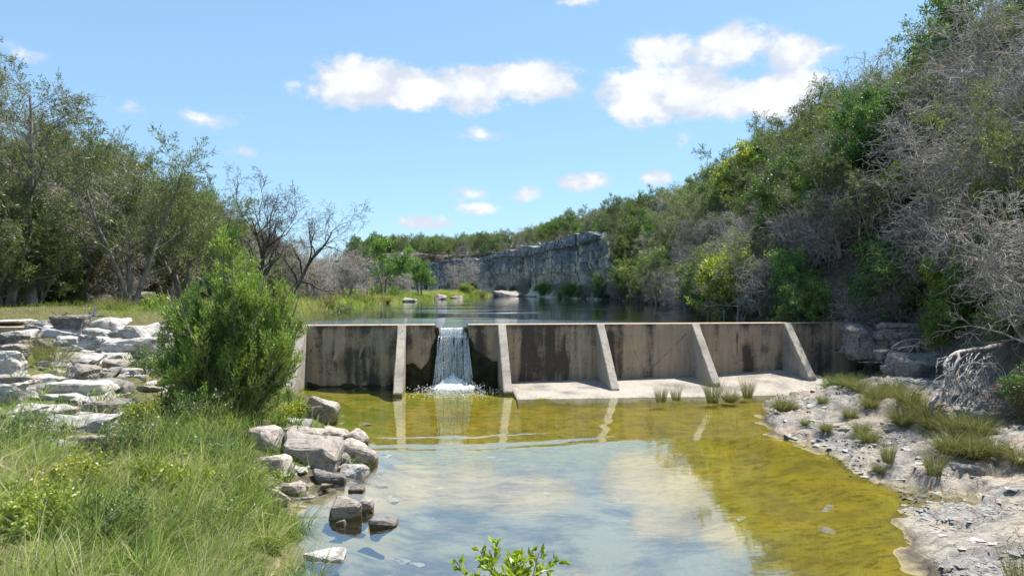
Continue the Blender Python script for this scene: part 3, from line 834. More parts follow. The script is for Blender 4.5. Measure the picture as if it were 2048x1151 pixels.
c = t.mix(t.maprange(run2, .44, .34, 0, .8), c, (0.05, 0.055, 0.06))
principled(t, out, c, .9, t.bump(n2, .35, .2), .15)
ys = np.concatenate([np.linspace(90, 165, 330), np.linspace(165.5, 222, 120)])
xs = itp(_hr, ys) - 0.2
tang = nrm(np.stack([np.gradient(xs), np.gradient(ys)], -1))
nor = np.stack([-tang[:, 1], tang[:, 0]], -1)         # towards the water (left/near side)
arc = np.concatenate([[0], np.cumsum(np.hypot(np.diff(xs), np.diff(ys)))])
top = 11.6 + 0.5 * fbm(arc * .12, arc * 0, seed=150, octv=3) - 1.2 * sstep(150, 200, ys) + 0.4
fade = sstep(90, 98, ys)
nzc = 90
K = np.linspace(0, 1, nzc)
A, KK = np.meshgrid(arc, K, indexing='ij')
TOPg = top[:, None] * fade[:, None] + (5.0) * (1 - fade[:, None])
Z = 1.6 + (TOPg - 1.6) * KK
butt = 0.9 * fbm(A * .16, Z * .03, seed=151, octv=3) + .35 * fbm(A * .6, Z * .05, seed=152, octv=3)
bc, b1, b2, _, _ = worley(A + .8 * fbm(A * .3, Z * .2, seed=155), Z * 0.8, 5.2, 156, 1.5)
butt = butt + 0.8 * (bc - .5) - 0.35 * (1 - sstep(.02, .10, b2 - b1))
bed = np.floor(Z * .75 + .5 * vnoise(A * .1, Z * 0, seed=153)) 
ledge = .55 * (_hash(bed, bed * 0, bed * 0, 9) - .5) + .18 * fbm(A * 1.2, Z * 1.5, seed=154, octv=3)
prof = np.interp(KK, [0, .06, .14, .22, .32, .55, .9, 1], [2.6, 2.0, .9, -.2, -.25, .35, .55, .35])
offn = (prof + butt + ledge) * (0.25 + .75 * fade[:, None])
CX = xs[:, None] + nor[:, 0:1] * offn; CY = ys[:, None] + nor[:, 1:2] * offn
n1_, n2_ = A.shape
ii = np.arange(n1_ * n2_).reshape(n1_, n2_)
V = np.stack([CX, CY, Z], -1)
back = V[:, -1, :] + np.stack([-nor[:, 0] * 3.5, -nor[:, 1] * 3.5, np.full(len(ys), .15)], -1)
Q = np.stack([ii[:-1, :-1], ii[:-1, 1:], ii[1:, 1:], ii[1:, :-1]], -1).reshape(-1, 4)
bi = n1_ * n2_ + np.arange(n1_)
Q = np.concatenate([Q, np.stack([ii[:-1, -1], bi[:-1], bi[1:], ii[1:, -1]], -1)])
cl_me = mesh_np('cliff', np.concatenate([V.reshape(-1, 3), back]), quads=Q, smooth=False)
tag(link('cliff', cl_me, m_cliff), 'long limestone cliff streaked grey and buff beyond the lake', 'cliff', kind='structure')

# ------------------------------------------------------------------ plants: growth in numpy
def tubes(P, R, sides):
    """P (B,n,3) R (B,n) -> verts, quads"""
    B, n, _ = P.shape
    T = nrm(np.gradient(P, axis=1))
    ref = np.where(np.abs(T[..., 2:3]) > 0.9, np.array([1.0, 0, 0]), np.array([0, 0, 1.0]))
    U = nrm(np.cross(T, ref)); W = np.cross(T, U)
    a = np.arange(sides) * 2 * np.pi / sides
    V = P[:, :, None, :] + R[:, :, None, None] * (np.cos(a)[None, None, :, None] * U[:, :, None, :] + np.sin(a)[None, None, :, None] * W[:, :, None, :])
    idx = np.arange(B * n * sides).reshape(B, n, sides)
    nx_ = np.roll(idx, -1, axis=2)
    Q = np.stack([idx[:, :-1], nx_[:, :-1], nx_[:, 1:], idx[:, 1:]], -1).reshape(-1, 4)
    return V.reshape(-1, 3), Q
def grow(start, d, L, n, r0, rng, wig=0.12, up=0.0, taper=0.8, curl=0.0):
    """B branches from start along d, with length L each"""
    B = len(start)
    P = np.zeros((B, n, 3)); P[:, 0] = start
    D = nrm(d); bend = rng.normal(size=(B, 3)) * curl
    for i in range(1, n):
        D = nrm(D + wig * rng.normal(size=(B, 3)) + bend + np.array([0, 0, 1.0]) * (up if np.isscalar(up) else up[i]))
        P[:, i] = P[:, i - 1] + D * (L / (n - 1))[:, None]
    R = r0[:, None] * (1 - taper * np.linspace(0, 1, n)[None] ** 0.9)
    return P, R
def spawn(P, R, k, t0, t1, ang, L, n, rng, rr=0.55, shape=0.4, side_bias=None, **kw):
    B, m, _ = P.shape
    par = np.repeat(np.arange(B), k)
    j = np.tile(np.arange(k), B)
    t = t0 + (t1 - t0) * (j + rng.random(B * k)) / k
    f = t * (m - 1); i0 = np.minimum(f.astype(int), m - 2); fr = (f - i0)[:, None]
    S = P[par, i0] * (1 - fr) + P[par, i0 + 1] * fr
    T = nrm(P[par, i0 + 1] - P[par, i0])
    r = (R[par, i0] * (1 - fr[:, 0]) + R[par, i0 + 1] * fr[:, 0]) * rr
    ph = j * 2.399 + rng.uniform(0, 6.28, B)[par] + rng.normal(size=B * k) * 0.5
    ref = np.where(np.abs(T[:, 2:3]) > 0.9, np.array([1.0, 0, 0]), np.array([0, 0, 1.0]))
    U = nrm(np.cross(T, ref)); W = np.cross(T, U)
    A = ang * rng.uniform(0.7, 1.3, B * k)
    D = np.cos(A)[:, None] * T + np.sin(A)[:, None] * (np.cos(ph)[:, None] * U + np.sin(ph)[:, None] * W)
    LL = (L if np.isscalar(L) else L[par]) * (1 - shape * t) * rng.uniform(0.65, 1.25, B * k)
    p, q = grow(S, D, LL, n, r, rng, **kw)
    return p, q, par
def blades_leaf(C, A, size, wid, rng, tint=None):
    """diamond leaves: centre, axis, length, half width"""
    N = len(C)
    A = nrm(A); Bv = nrm(np.cross(A, rng.normal(size=(N, 3))))
    s = size * rng.uniform(.6, 1.35, (N, 1)); wv = wid * rng.uniform(.7, 1.3, (N, 1))
    V = np.stack([C, C + A * s * .45 + Bv * wv, C + A * s, C + A * s * .45 - Bv * wv], 1)
    Q = np.arange(N * 4).reshape(N, 4)
    tn = rng.random(N) if tint is None else np.clip(tint + rng.normal(size=N) * .18, 0, 1)
    return V.reshape(-1, 3), Q, np.repeat(tn, 4)
def along(P, k, t0, rng):
    B, m, _ = P.shape
    par = np.repeat(np.arange(B), k)
    t = t0 + (1 - t0) * rng.random(B * k)
    f = t * (m - 1); i0 = np.minimum(f.astype(int), m - 2); fr = (f - i0)[:, None]
    return P[par, i0] * (1 - fr) + P[par, i0 + 1] * fr, nrm(P[par, i0 + 1] - P[par, i0]), par
class Acc:
    def __init__(s): s.V = []; s.Q = []; s.A = []; s.n = 0
    def add(s, V, Q, A=None):
        s.V.append(V); s.Q.append(Q + s.n); s.n += len(V)
        s.A.append(np.zeros(len(V)) if A is None else A)
    def mesh(s, name, smooth=True):
        return mesh_np(name, np.concatenate(s.V), quads=np.concatenate(s.Q), smooth=smooth, attrs={'tint': np.concatenate(s.A)})

m_bark = bark_mat('grey_brown_bark', (0.15, 0.13, 0.11), (0.34, 0.31, 0.28))
m_dead = bark_mat('bleached_dead_wood', (0.30, 0.265, 0.24), (0.56, 0.52, 0.48), 9)
m_dead2 = bark_mat('purplish_dead_twigs', (0.26, 0.235, 0.21), (0.52, 0.48, 0.44), 9)
m_bare = bark_mat('dark_bare_wood', (0.075, 0.062, 0.055), (0.19, 0.165, 0.15), 7)
L_jun = leaf_mat('juniper_foliage', (0.058, 0.105, 0.024), (0.18, 0.245, 0.056), .42)
L_jun2 = leaf_mat('olive_juniper_foliage', (0.078, 0.118, 0.032), (0.215, 0.255, 0.08), .42)
L_oak = leaf_mat('oak_foliage', (0.052, 0.125, 0.02), (0.185, 0.3, 0.05), .42)
L_yel = leaf_mat('fresh_yellow_green_leaves', (0.149, 0.23, 0.014), (0.391, 0.46, 0.04), .5, .12)
L_shr = leaf_mat('green_shrub_leaves', (0.072, 0.145, 0.026), (0.217, 0.334, 0.065), .45)
L_cedar = leaf_mat('young_cedar_sprays', (0.115, 0.215, 0.020), (0.430, 0.530, 0.075), .45, .05)
L_red = leaf_mat('dead_rust_foliage', (0.169, 0.098, 0.065), (0.338, 0.221, 0.156), .35)

def build(seed, H, stems, lean, r0, lv, leaf=None, wig0=.10, up0=.10, l0=.9):
    """lv: list of dicts per branch level; returns wood Acc and leaf Acc"""
    rng = np.random.default_rng(seed)
    wood, fol = Acc(), Acc()
    a = rng.uniform(0, 6.28) + np.arange(stems) * 2.4
    ln = lean * rng.uniform(.6, 1.3, stems)
    d = np.stack([np.cos(a) * np.sin(ln), np.sin(a) * np.sin(ln), np.cos(ln)], -1)
    st = np.stack([np.cos(a) * r0 * (stems > 1), np.sin(a) * r0 * (stems > 1), np.full(stems, -.25)], -1)
    P, R = grow(st, d, H * l0 * rng.uniform(.75, 1.05, stems) + .25, 10, r0 * rng.uniform(.75, 1.1, stems), rng, wig0, up0, .82)
    R[:, 0] *= 1.35
    wood.add(*tubes(P, R, 7))
    live = np.ones(len(P), bool)
    for i, q in enumerate(lv):
        k = dict(q); sides = k.pop('sides', 3); keep = k.pop('alive', None); rmin = k.pop('rmin', .004)
        P, R, par = spawn(P, R, k.pop('k'), k.pop('t0', .2), k.pop('t1', 1.0), k.pop('ang', .8), k.pop('L'), k.pop('n', 4), rng, **k)
        R = np.maximum(R, rmin)
        live = live[par]
        if keep is not None: live = live & (rng.random(len(live)) < keep)
        wood.add(*tubes(P, R, sides))
    if leaf is not None and live.any():
        PP = P[live]
        C, T, _ = along(PP, leaf['k'], leaf.get('t0', .15), rng)
        C = C + rng.normal(size=C.shape) * leaf.get('spread', .03)
        A = T * leaf.get('dirw', 1.0) + rng.normal(size=C.shape) * leaf.get('rand', .5) + np.array([0, 0, leaf.get('up', .15)])
        clump = .5 + .5 * fbm(C[:, 0] * 1.4, C[:, 1] * 1.4, C[:, 2] * 1.4, seed=seed, octv=2)
        fol.add(*blades_leaf(C, A, leaf['len'], leaf['wid'], rng, clump))
    return wood, fol
PROTO = {}
def proto(key, wood, fol, mw, ml, trunk='trunk', crown='crown'):
    parts = [(trunk, wood.mesh(key + '_wood'), mw)]
    if fol.n: parts.append((crown, fol.mesh(key + '_leaves', False), ml))
    for _, me, m in parts: me.materials.append(m)
    PROTO[key] = parts
def plant(key, name, loc, rz=0.0, sc=1.0, label=None, cat=None, group=None, szz=1.0, tilt=(0, 0)):
    root = empty(name, loc, rz)
    root.rotation_euler = (tilt[0], tilt[1], rz)
    root.scale = (sc, sc, sc * szz)
    for nm, me, m in PROTO[key]:
        o = bpy.data.objects.new(nm, me); COL.objects.link(o); o.parent = root
    tag(root, label, cat, group)
    return root

JL = dict(k=11, t0=.1, len=.125, wid=.018, spread=.04, rand=.6, dirw=.9, up=.25)
for i, (sd, H, st) in enumerate(((11, 5.4, 3), (12, 6.0, 2), (13, 5.0, 4))):
    lv = [dict(k=9, t0=.22, L=H * .44, n=6, ang=.95, up=.10, wig=.16, rr=.5, sides=5), dict(k=7, t0=.2, L=1.0, n=5, ang=.7, up=.06, wig=.2, rr=.5), dict(k=7, t0=.15, L=.46, n=3, ang=.65, up=.08, wig=.2, rr=.5, alive=.92, rmin=.005)]
    proto('juniper%d' % i, *build(sd, H, st, .38, .10, lv, JL), m_bark, (L_jun, L_jun2, L_jun)[i])
for i, (sd, H, st) in enumerate(((14, 8.4, 3), (15, 8.8, 4))):      # larger trees of the left bank
    lv = [dict(k=13, t0=.25, L=H * .40, n=7, ang=.9, up=.10, wig=.16, rr=.5, sides=5), dict(k=9, t0=.2, L=1.25, n=5, ang=.7, up=.06, wig=.2, rr=.5, alive=.9), dict(k=7, t0=.12, L=.5, n=3, ang=.65, up=.08, wig=.2, rr=.5, alive=.85, rmin=.006)]
    proto('juniper%d' % (3 + i), *build(sd, H, st, .40, .14, lv, dict(JL, len=.14)), m_bark, (L_jun, L_jun2)[i])
for i, (sd, H, st) in enumerate(((21, 5.2, 3), (22, 6.0, 3))):   # half dead: grey twigs and thin olive foliage
    lv = [dict(k=10, t0=.2, L=H * .42, n=6, ang=1.0, up=.06, wig=.18, rr=.5, sides=5, alive=.75), dict(k=8, t0=.15, L=1.05, n=5, ang=.75, up=.0, wig=.22, rr=.5, alive=.8), dict(k=7, t0=.1, L=.5, n=4, ang=.7, up=-.04, wig=.22, rr=.55, alive=.85, rmin=.006)]
    proto('greying%d' % i, *build(sd, H, st, .42, .10, lv, dict(JL, k=13)), m_dead, L_jun2)
for i, (sd, H, st) in enumerate(((31, 5.0, 3), (32, 5.6, 4), (33, 4.2, 4))):   # dead junipers: masses of fine grey twigs
    lv = [dict(k=11, t0=.12, L=H * .5, n=8, ang=1.05, up=.03, wig=.16, rr=.55, sides=5), dict(k=7, t0=.12, L=1.45, n=6, ang=.75, up=-.03, wig=.2, rr=.6, rmin=.012), dict(k=4, t0=.1, L=.8, n=5, ang=.7, up=-.06, wig=.24, rr=.6, rmin=.009), dict(k=2, t0=.15, L=.42, n=3, ang=.65, up=-.08, wig=.2, rr=.8, rmin=.007)]
    proto('deadbrush%d' % i, *build(sd, H, st, .45, .09, lv), (m_dead, m_dead2, m_dead2)[i], None)
for i, (sd, H) in enumerate(((41, 5.6), (42, 4.8))):
    lv = [dict(k=9, t0=.3, L=H * .42, n=6, ang=.9, up=.06, wig=.2, rr=.55, sides=5), dict(k=7, t0=.25, L=1.15, n=5, ang=.8, up=.02, wig=.25, rr=.5), dict(k=6, t0=.2, L=.5, n=3, ang=.8, wig=.25, rr=.5, rmin=.005)]
    proto('oak%d' % i, *build(sd, H, 2, .3, .13, lv, dict(k=15, t0=.1, len=.125, wid=.038, spread=.09, rand=1.3, dirw=.4, up=.1)), m_bark, L_oak)
lv = [dict(k=9, t0=.1, L=1.5, n=6, ang=.7, up=.10, wig=.18, rr=.55, sides=4), dict(k=7, t0=.2, L=.8, n=4, ang=.75, up=.05, wig=.22, rr=.5), dict(k=6, t0=.15, L=.35, n=3, ang=.8, wig=.2, rr=.5, rmin=.004)]
proto('yellowshrub', *build(51, 3.0, 6, .6, .05, lv, dict(k=10, len=.11, wid=.034, spread=.05, rand=1.2, dirw=.4, up=.2), l0=.75), m_bark, L_yel, 'stems', 'foliage')
proto('greenshrub', *build(52, 2.4, 6, .7, .04, lv, dict(k=10, len=.10, wid=.032, spread=.05, rand=1.2, dirw=.4, up=.2), l0=.7), m_bark, L_shr, 'stems', 'foliage')
lv = [dict(k=8, t0=.1, L=.6, n=5, ang=.7, up=.05, wig=.2, rr=.6), dict(k=7, t0=.1, L=.32, n=3, ang=.8, wig=.2, rr=.6, rmin=.003)]
proto('lowshrub', *build(53, 1.1, 8, .8, .018, lv, dict(k=8, len=.07, wid=.022, spread=.03, rand=1.2, dirw=.4, up=.2)), m_bark, L_shr, 'stems', 'foliage')
proto('lowyellow', *build(54, 1.0, 8, .8, .018, lv, dict(k=8, len=.08, wid=.026, spread=.03, rand=1.2, dirw=.4, up=.2)), m_bark, L_yel, 'stems', 'foliage')
proto('rustbrush', *build(55, 2.2, 6, .7, .04, [dict(k=9, t0=.1, L=1.1, n=5, ang=.8, up=.02, wig=.2, rr=.55), dict(k=8, t0=.1, L=.55, n=4, ang=.8, up=-.03, wig=.2, rr=.55), dict(k=6, t0=.1, L=.26, n=3, ang=.8, wig=.2, rr=.6, rmin=.004)], dict(k=4, len=.09, wid=.014, spread=.02, rand=.7, dirw=.8), l0=.8), m_dead2, L_red, 'stems', 'foliage')

# ---- single trees of the left bank
lv = [dict(k=30, t0=.26, L=4.0, n=8, ang=1.2, up=np.array([0, .14, .08, 0, -.1, -.18, -.25, -.3]), wig=.12, rr=.42, sides=5, alive=.9), dict(k=10, t0=.15, L=1.4, n=6, ang=.7, up=-.05, wig=.18, rr=.5, alive=.88), dict(k=8, t0=.1, L=.62, n=4, ang=.6, up=-.08, wig=.18, rr=.55, alive=.75, rmin=.006)]
proto('bigjuniper', *build(61, 11.5, 1, .06, .24, lv, dict(JL, k=11, len=.14, up=-.05), wig0=.05), m_bark, L_jun2)
lv = [dict(k=9, t0=.3, L=3.6, n=10, ang=.85, up=.10, wig=.22, rr=.66, sides=6, shape=.3), dict(k=7, t0=.25, L=1.7, n=8, ang=.85, up=.05, wig=.30, rr=.6, sides=4), dict(k=6, t0=.2, L=.75, n=6, ang=.8, up=.03, wig=.32, rr=.6, rmin=.008), dict(k=3, t0=.2, L=.32, n=3, ang=.8, wig=.3, rr=.7, rmin=.006)]
proto('baretree', *build(62, 6.3, 3, .42, .19, lv, wig0=.16, up0=.06), m_bare, None, 'trunk', 'branches')
lv = [dict(k=9, t0=.35, L=.9, n=5, ang=.5, up=.12, wig=.12, rr=.45, shape=.5), dict(k=4, t0=.3, L=.35, n=3, ang=.5, up=.1, rr=.6, rmin=.006)]
proto('snag', *build(63, 6.6, 1, .03, .12, lv, wig0=.02), m_bare, None)
# ---- the young cedar in front of the dam: many upright feathery sprays
def cedar():
    rng = np.random.default_rng(71)
    wood, fol = Acc(), Acc()
    n = 24
    a = rng.uniform(0, 6.28, n); ln = rng.uniform(.08, 1.0, n); ln[0] = .02; ln[1] = .14; ln[2] = .2
    d = np.stack([np.cos(a) * np.sin(ln), np.sin(a) * np.sin(ln) * .9, np.cos(ln)], -1)
    P, R = grow(np.stack([np.cos(a) * .08, np.sin(a) * .08, np.full(n, -.2)], -1), d, 4.55 * (1 - .50 * ln) * rng.uniform(.85, 1.0, n), 9, np.full(n, .045), rng, .05, .07, .8)
    wood.add(*tubes(P, R, 5))
    P1, R1, _ = spawn(P, R, 18, .03, .99, .80, 1.30, 6, rng, rr=.45, shape=.74, up=.20, wig=.10)
    def env(C):                                       # ragged cone the sprays grow into
        ang = np.arctan2(C[:, 1], C[:, 0])
        r = np.interp(C[:, 2], [0, .5, 1.0, 2.0, 2.9, 3.6, 4.2, 4.7], [.9, 1.5, 1.7, 1.30, .82, .48, .20, .05])
        return np.hypot(C[:, 0], C[:, 1]) < r * (1 + .34 * fbm(ang * 1.3, C[:, 2] * 1.6, seed=77, octv=3))
    k1 = env(P1[:, 3]); P1, R1 = P1[k1], R1[k1]
    wood.add(*tubes(P1, np.maximum(R1, .004), 3))
    P2, R2, _ = spawn(P1, R1, 12, .2, 1.0, .5, .44, 4, rng, rr=.5, shape=.3, up=.20, wig=.10)
    k2 = env(P2[:, 1]); P2, R2 = P2[k2], R2[k2]
    wood.add(*tubes(P2, np.maximum(R2, .003), 3))
    P3, R3, _ = spawn(P2, R2, 7, .08, 1.0, .6, .13, 3, rng, rr=.6, up=.12, wig=.10)
    for PP, k in ((P3, 6), (P2, 7)):
        C, T, _ = along(PP, k, .1, rng)
        A = T * 1.3 + rng.normal(size=C.shape) * .36 + np.array([0, 0, .38])
        cl = .42 + .6 * fbm(C[:, 0] * 2.2, C[:, 1] * 2.2, C[:, 2] * 2.2, seed=72, octv=2)
        fol.add(*blades_leaf(C, A, .066, .0088, rng, cl))
    return wood, fol
proto('cedar', *cedar(), m_bark, L_cedar, 'stems', 'foliage')

# ------------------------------------------------------------------ planting
def at(px, Y): return (px - 1024) / F * Y
rnd = random.Random(7)
def px_of(x, y, z): return 1024 + F * x / y, 575.5 + F * (CAMZ - z) / y
PLANTED = []       # records for the labels
def put(key, x, y, sc=1.0, zone=None, name='juniper_tree', look='', cat='tree', rz=None, label=None, group=None, szz=1.0, z=None, tilt=(0, 0)):
    zz = gz(x, y) if z is None else z
    o = plant(key, name, (x, y, zz - .05), rnd.uniform(0, 6.28) if rz is None else rz, sc, label, cat, group, szz, tilt)
    if label is None: PLANTED.append((zone, look, o, px_of(x, y, zz)))
    return o
LOOK_ = None
LOOK = {'juniper0': ('juniper_tree', 'dark green juniper'), 'juniper1': ('juniper_tree', 'olive green juniper'), 'juniper2': ('juniper_tree', 'dark spreading juniper'),
        'greying0': ('juniper_tree', 'half dead grey juniper'), 'greying1': ('juniper_tree', 'thin greying juniper'),
        'deadbrush0': ('dead_tree', 'bleached dead juniper'), 'deadbrush1': ('dead_tree', 'brownish dead juniper'), 'deadbrush2': ('dead_tree', 'low bushy dead juniper'),
        'oak0': ('oak_tree', 'round leafy oak'), 'oak1': ('oak_tree', 'small leafy oak'), 'yellowshrub': ('shrub', 'yellow green shrub'), 'greenshrub': ('shrub', 'leafy green shrub'),
        'rustbrush': ('shrub', 'rust brown dry shrub'), 'lowshrub': ('shrub', 'low green bush'), 'lowyellow': ('shrub', 'low yellow green bush')}
def pick(tab):
    r = rnd.random() * sum(w_ for _, w_ in tab)
    for k, w_ in tab:
        r -= w_
        if r <= 0: return k
    return tab[-1][0]
# -- right hillside, from beside the camera to the end of the cliff
pts = []
y = 11.0
while y < 232:
    sp = 2.35 if y < 34 else (2.7 if y < 60 else 3.3)
    t0 = -0.2 if y < 30 else (-0.5 if y < 88 else 0.9)
    tt = t0
    tmax = 13 if y < 60 else (12 if y < 92 else 11)
    if y > 140: tmax = 17
    while tt < tmax:
        yy = y + rnd.uniform(-.4, .4) * sp
        x = float(itp(_hr, yy)) + tt + rnd.uniform(-.35, .35) * sp
        pts.append((x, yy, tt))
        tt += sp * (1.0 if tt < 8 or y > 140 else 1.35)
    y += sp * (1.0 if y < 92 else 1.15)
for (x, yy, tt) in pts:
    zz = gz(x, yy); px, py = px_of(x, yy, zz)
    if px > 2330 or px < 840: continue
    row = 'foot' if tt < 2.6 else ('middle' if tt < 7.5 else 'top')
    if px > 1700:
        tab = [('deadbrush0', 4), ('deadbrush1', 3.5), ('deadbrush2', 1), ('greying0', 4.0), ('greying1', 4), ('juniper1', 3.5), ('juniper0', 2), ('oak1', 1.6)] if row != 'top' else [('juniper1', 4), ('greying1', 2.5), ('deadbrush1', 1.2), ('deadbrush0', .8), ('juniper0', 4), ('oak0', 2.4)]
        if row == 'foot' and rnd.random() < .4: tab = [('greenshrub', 2.4), ('rustbrush', 3), ('deadbrush2', 4)]
    elif px > 1400:
        tab = [('juniper0', 5), ('juniper1', 5), ('greying0', 2.4), ('greying1', 2.4), ('deadbrush0', 1.3), ('deadbrush2', .4), ('oak0', 2.8), ('oak1', 2.4), ('yellowshrub', .5)]
        if row == 'foot': tab += [('greenshrub', 3), ('deadbrush2', 2)]
        if row == 'top': tab += [('juniper0', 3), ('juniper2', 3)]
    else:
        tab = [('juniper0', 3), ('juniper1', 4), ('juniper2', 2), ('greying0', 2.2), ('greying1', 2.4), ('deadbrush0', 1.6), ('oak0', 2.5), ('oak1', 2)]
        if row == 'foot': tab += [('greenshrub', 4)]
    if yy < 28.5 and tt < .7 and yy > 13: continue
    k = pick(tab)
    sc = rnd.uniform(.8, 1.18) * (1.0 if row != 'foot' else .78)
    if yy > 92: sc *= .74 if tt < 4 else .85
    if yy < 26 and row == 'foot': sc *= .8
    nm, look = LOOK[k]
    put(k, x, yy, sc, ('right', row, 'cliff top' if yy > 92 else ''), nm, look, 'shrub' if nm == 'shrub' else 'tree', tilt=(rnd.uniform(-.12, .12), rnd.uniform(-.25, .0)))
# -- scrub at the water's edge under the cliff and along the right lake shore
for i in range(26):
    yy = 92 + i * 3.0 + rnd.uniform(-1, 1)
    x = float(itp(_hr, yy)) - rnd.uniform(.6, 2.2)
    k = pick([('greenshrub', 3), ('lowshrub', 3), ('deadbrush2', 1.5)])
    nm, look = LOOK[k]
    put(k, x, yy, rnd.uniform(.6, 1.0), ('cliff foot', '', ''), nm, look, 'shrub' if nm == 'shrub' else 'tree', z=LAKEZ + .1)
for i, (px, Y, k, sc) in enumerate(((2065, 21.5, 'greying0', .8), (2090, 17.5, 'deadbrush1', .72), (2090, 21, 'juniper1', .8), (1980, 24.5, 'deadbrush1', .85), (1900, 26.5, 'greying0', .8), (2040, 24, 'greying1', .9), (2120, 15.5, 'greenshrub', .6), (2060, 16.2, 'rustbrush', .5), (1925, 25.2, 'rustbrush', .9), (1860, 28, 'deadbrush2', .8), (2000, 22.3, 'greenshrub', .8))):
    x = at(px, Y); put(k, x, Y, sc, ('bank', '', ''), LOOK[k][0], LOOK[k][1], 'shrub' if LOOK[k][0] == 'shrub' else 'tree', tilt=(.05, -.25))
for i in range(24):
    yy = 30.5 + i * 2.6 + rnd.uniform(-.8, .8)
    x = float(itp(_lr, yy)) + rnd.uniform(-.3, .6)
    k = pick([('greenshrub', 2.5), ('lowshrub', 2), ('deadbrush2', 3), ('rustbrush', 1)])
    nm, look = LOOK[k]
    put(k, x, yy, rnd.uniform(.55, .85), ('lake shore', '', ''), nm, look, 'shrub' if nm == 'shrub' else 'tree', z=max(gz(x, yy), LAKEZ))
# -- left slope
pts = []
y = 24.0
while y < 150:
    sp = 2.9 if y < 60 else 3.6
    tt = -1.0
    while tt < (17 if y < 60 else 13):
        yy = y + rnd.uniform(-.4, .4) * sp
        pts.append((float(itp(_hl, yy)) - tt + rnd.uniform(-.4, .4) * sp, yy, tt))
        tt += sp * 1.1
    y += sp
for (x, yy, tt) in pts:
    zz = gz(x, yy); px, py = px_of(x, yy, zz)
    if px < -130 or px > 900: continue
    row = 'foot' if tt < 2.5 else ('middle' if tt < 8 else 'top')
    if px < 470: tab = [('juniper0', 4), ('juniper1', 3), ('juniper2', 3), ('greying0', 3), ('greying1', 3), ('deadbrush0', 1.5), ('oak0', 2), ('deadbrush2', .8)]
    elif px < 700: tab = [('deadbrush0', 2), ('deadbrush1', 2.5), ('deadbrush2', 2), ('greying0', 3), ('juniper0', 2.5), ('juniper2', 2.5), ('oak1', 1.6)]
    else: tab = [('juniper0', 2), ('oak0', 3), ('oak1', 3), ('greying0', 2), ('deadbrush2', 2)]
    k = pick(tab)
    nm, look = LOOK[k]
    sc = rnd.uniform(.8, 1.1) * (1.10 if px < 430 else .9) * (.85 if px > 480 else 1)
    put(k, x, yy, sc, ('left', row, ''), nm, look, 'tree', tilt=(rnd.uniform(-.1, .1), rnd.uniform(-.05, .15)))
# -- wooded rise closing the valley
for i in range(110):
    yy = rnd.uniform(232, 345)
    px = rnd.uniform(690, 1010)
    x = (px - 1024) / F * yy
    k = pick([('oak0', 4), ('oak1', 3), ('juniper0', 2), ('juniper1', 2)])
    put(k, x, yy, rnd.uniform(1.2, 1.7), ('far', '', ''), LOOK[k][0], LOOK[k][1], 'tree')
# -- understorey on both slopes
cnt = 0
while cnt < 190:
    yy = rnd.uniform(15, 88); tt = rnd.uniform(.8, 10)
    if yy < 28.5 and tt < 1.2: continue
    x = float(itp(_hr, yy)) + tt
    px, py = px_of(x, yy, gz(x, yy))
    if px > 2150: continue
    k = pick([('greenshrub', 3), ('lowshrub', 2), ('deadbrush2', 2.5), ('rustbrush', 1.2 if px > 1650 else .2), ('yellowshrub', .35)])
    put(k, x, yy, rnd.uniform(.55, .9), ('right', 'under', ''), LOOK[k][0], LOOK[k][1], 'shrub' if LOOK[k][0] == 'shrub' else 'tree')
    cnt += 1
cnt = 0
while cnt < 120:
    yy = rnd.uniform(28, 80); tt = rnd.uniform(-1.5, 9)
    x = float(itp(_hl, yy)) - tt
    px, py = px_of(x, yy, gz(x, yy))
    if px < -60 or px > 760: continue
    k = pick([('greenshrub', 3), ('lowshrub', 1.5), ('deadbrush2', 2), ('juniper0', 2.5), ('juniper2', 2), ('greying0', 2)])
    put(k, x, yy, rnd.uniform(.45, .85), ('left', 'under', ''), LOOK[k][0], LOOK[k][1], 'shrub' if LOOK[k][0] == 'shrub' else 'tree')
    cnt += 1
# -- plants one can name
def at(px, Y): return (px - 1024) / F * Y
put('bigjuniper', at(62, 34), 34.0, 1.12, label='tall pale-trunked juniper with drooping grey branches at the picture\'s left edge', name='juniper_tree', rz=.6)
put('bigjuniper', at(-40, 38), 38.0, 1.08, label='tall juniper cut by the picture\'s left edge behind the pale trunk', name='juniper_tree', rz=2.2)
put('juniper3', at(262, 37), 37.0, 1.1, label='leaning dark juniper behind the young cedar, tallest beside the meadow', name='juniper_tree', rz=1.0, tilt=(0, .12))
put('juniper4', at(372, 41), 41.0, .92, label='broad dark juniper above the young cedar\'s top, left of the bare tree', name='juniper_tree', rz=4.0)
put('baretree', at(545, 46), 46.0, 1.14, label='large leafless tree with crooked dark limbs against the sky', cat='tree', name='bare_tree', rz=.9)
put('snag', at(735, 70), 70.0, 1.05, label='thin dead snag standing upright in the meadow grass', name='dead_snag')
put('oak0', at(768, 80), 80.0, 1.25, label='round green oak leaning over the meadow beside the snag', name='oak_tree', tilt=(0, -.1))
put('oak1', at(842, 101), 101.0, 1.15, label='spreading dark oak at the far end of the meadow', name='oak_tree')
put('deadbrush2', at(690, 68), 68.0, 1.2, label='bushy grey dead tree between bare tree and snag', name='dead_tree')
put('deadbrush0', at(628, 60), 60.0, 1.0, label='pale twiggy dead tree just right of the bare tree', name='dead_tree')
put('deadbrush2', at(803, 94), 94.0, .8, label='small dead tree between the two meadow oaks', name='dead_tree')
put('deadbrush1', at(925, 137), 137.0, 1.2, label='rust grey dead tree standing before the cliff\'s far end', name='dead_tree')
put('yellowshrub', at(933, 124), 124.0, .75, label='small bright bush in grass before the cliff\'s far end', name='shrub', cat='shrub')
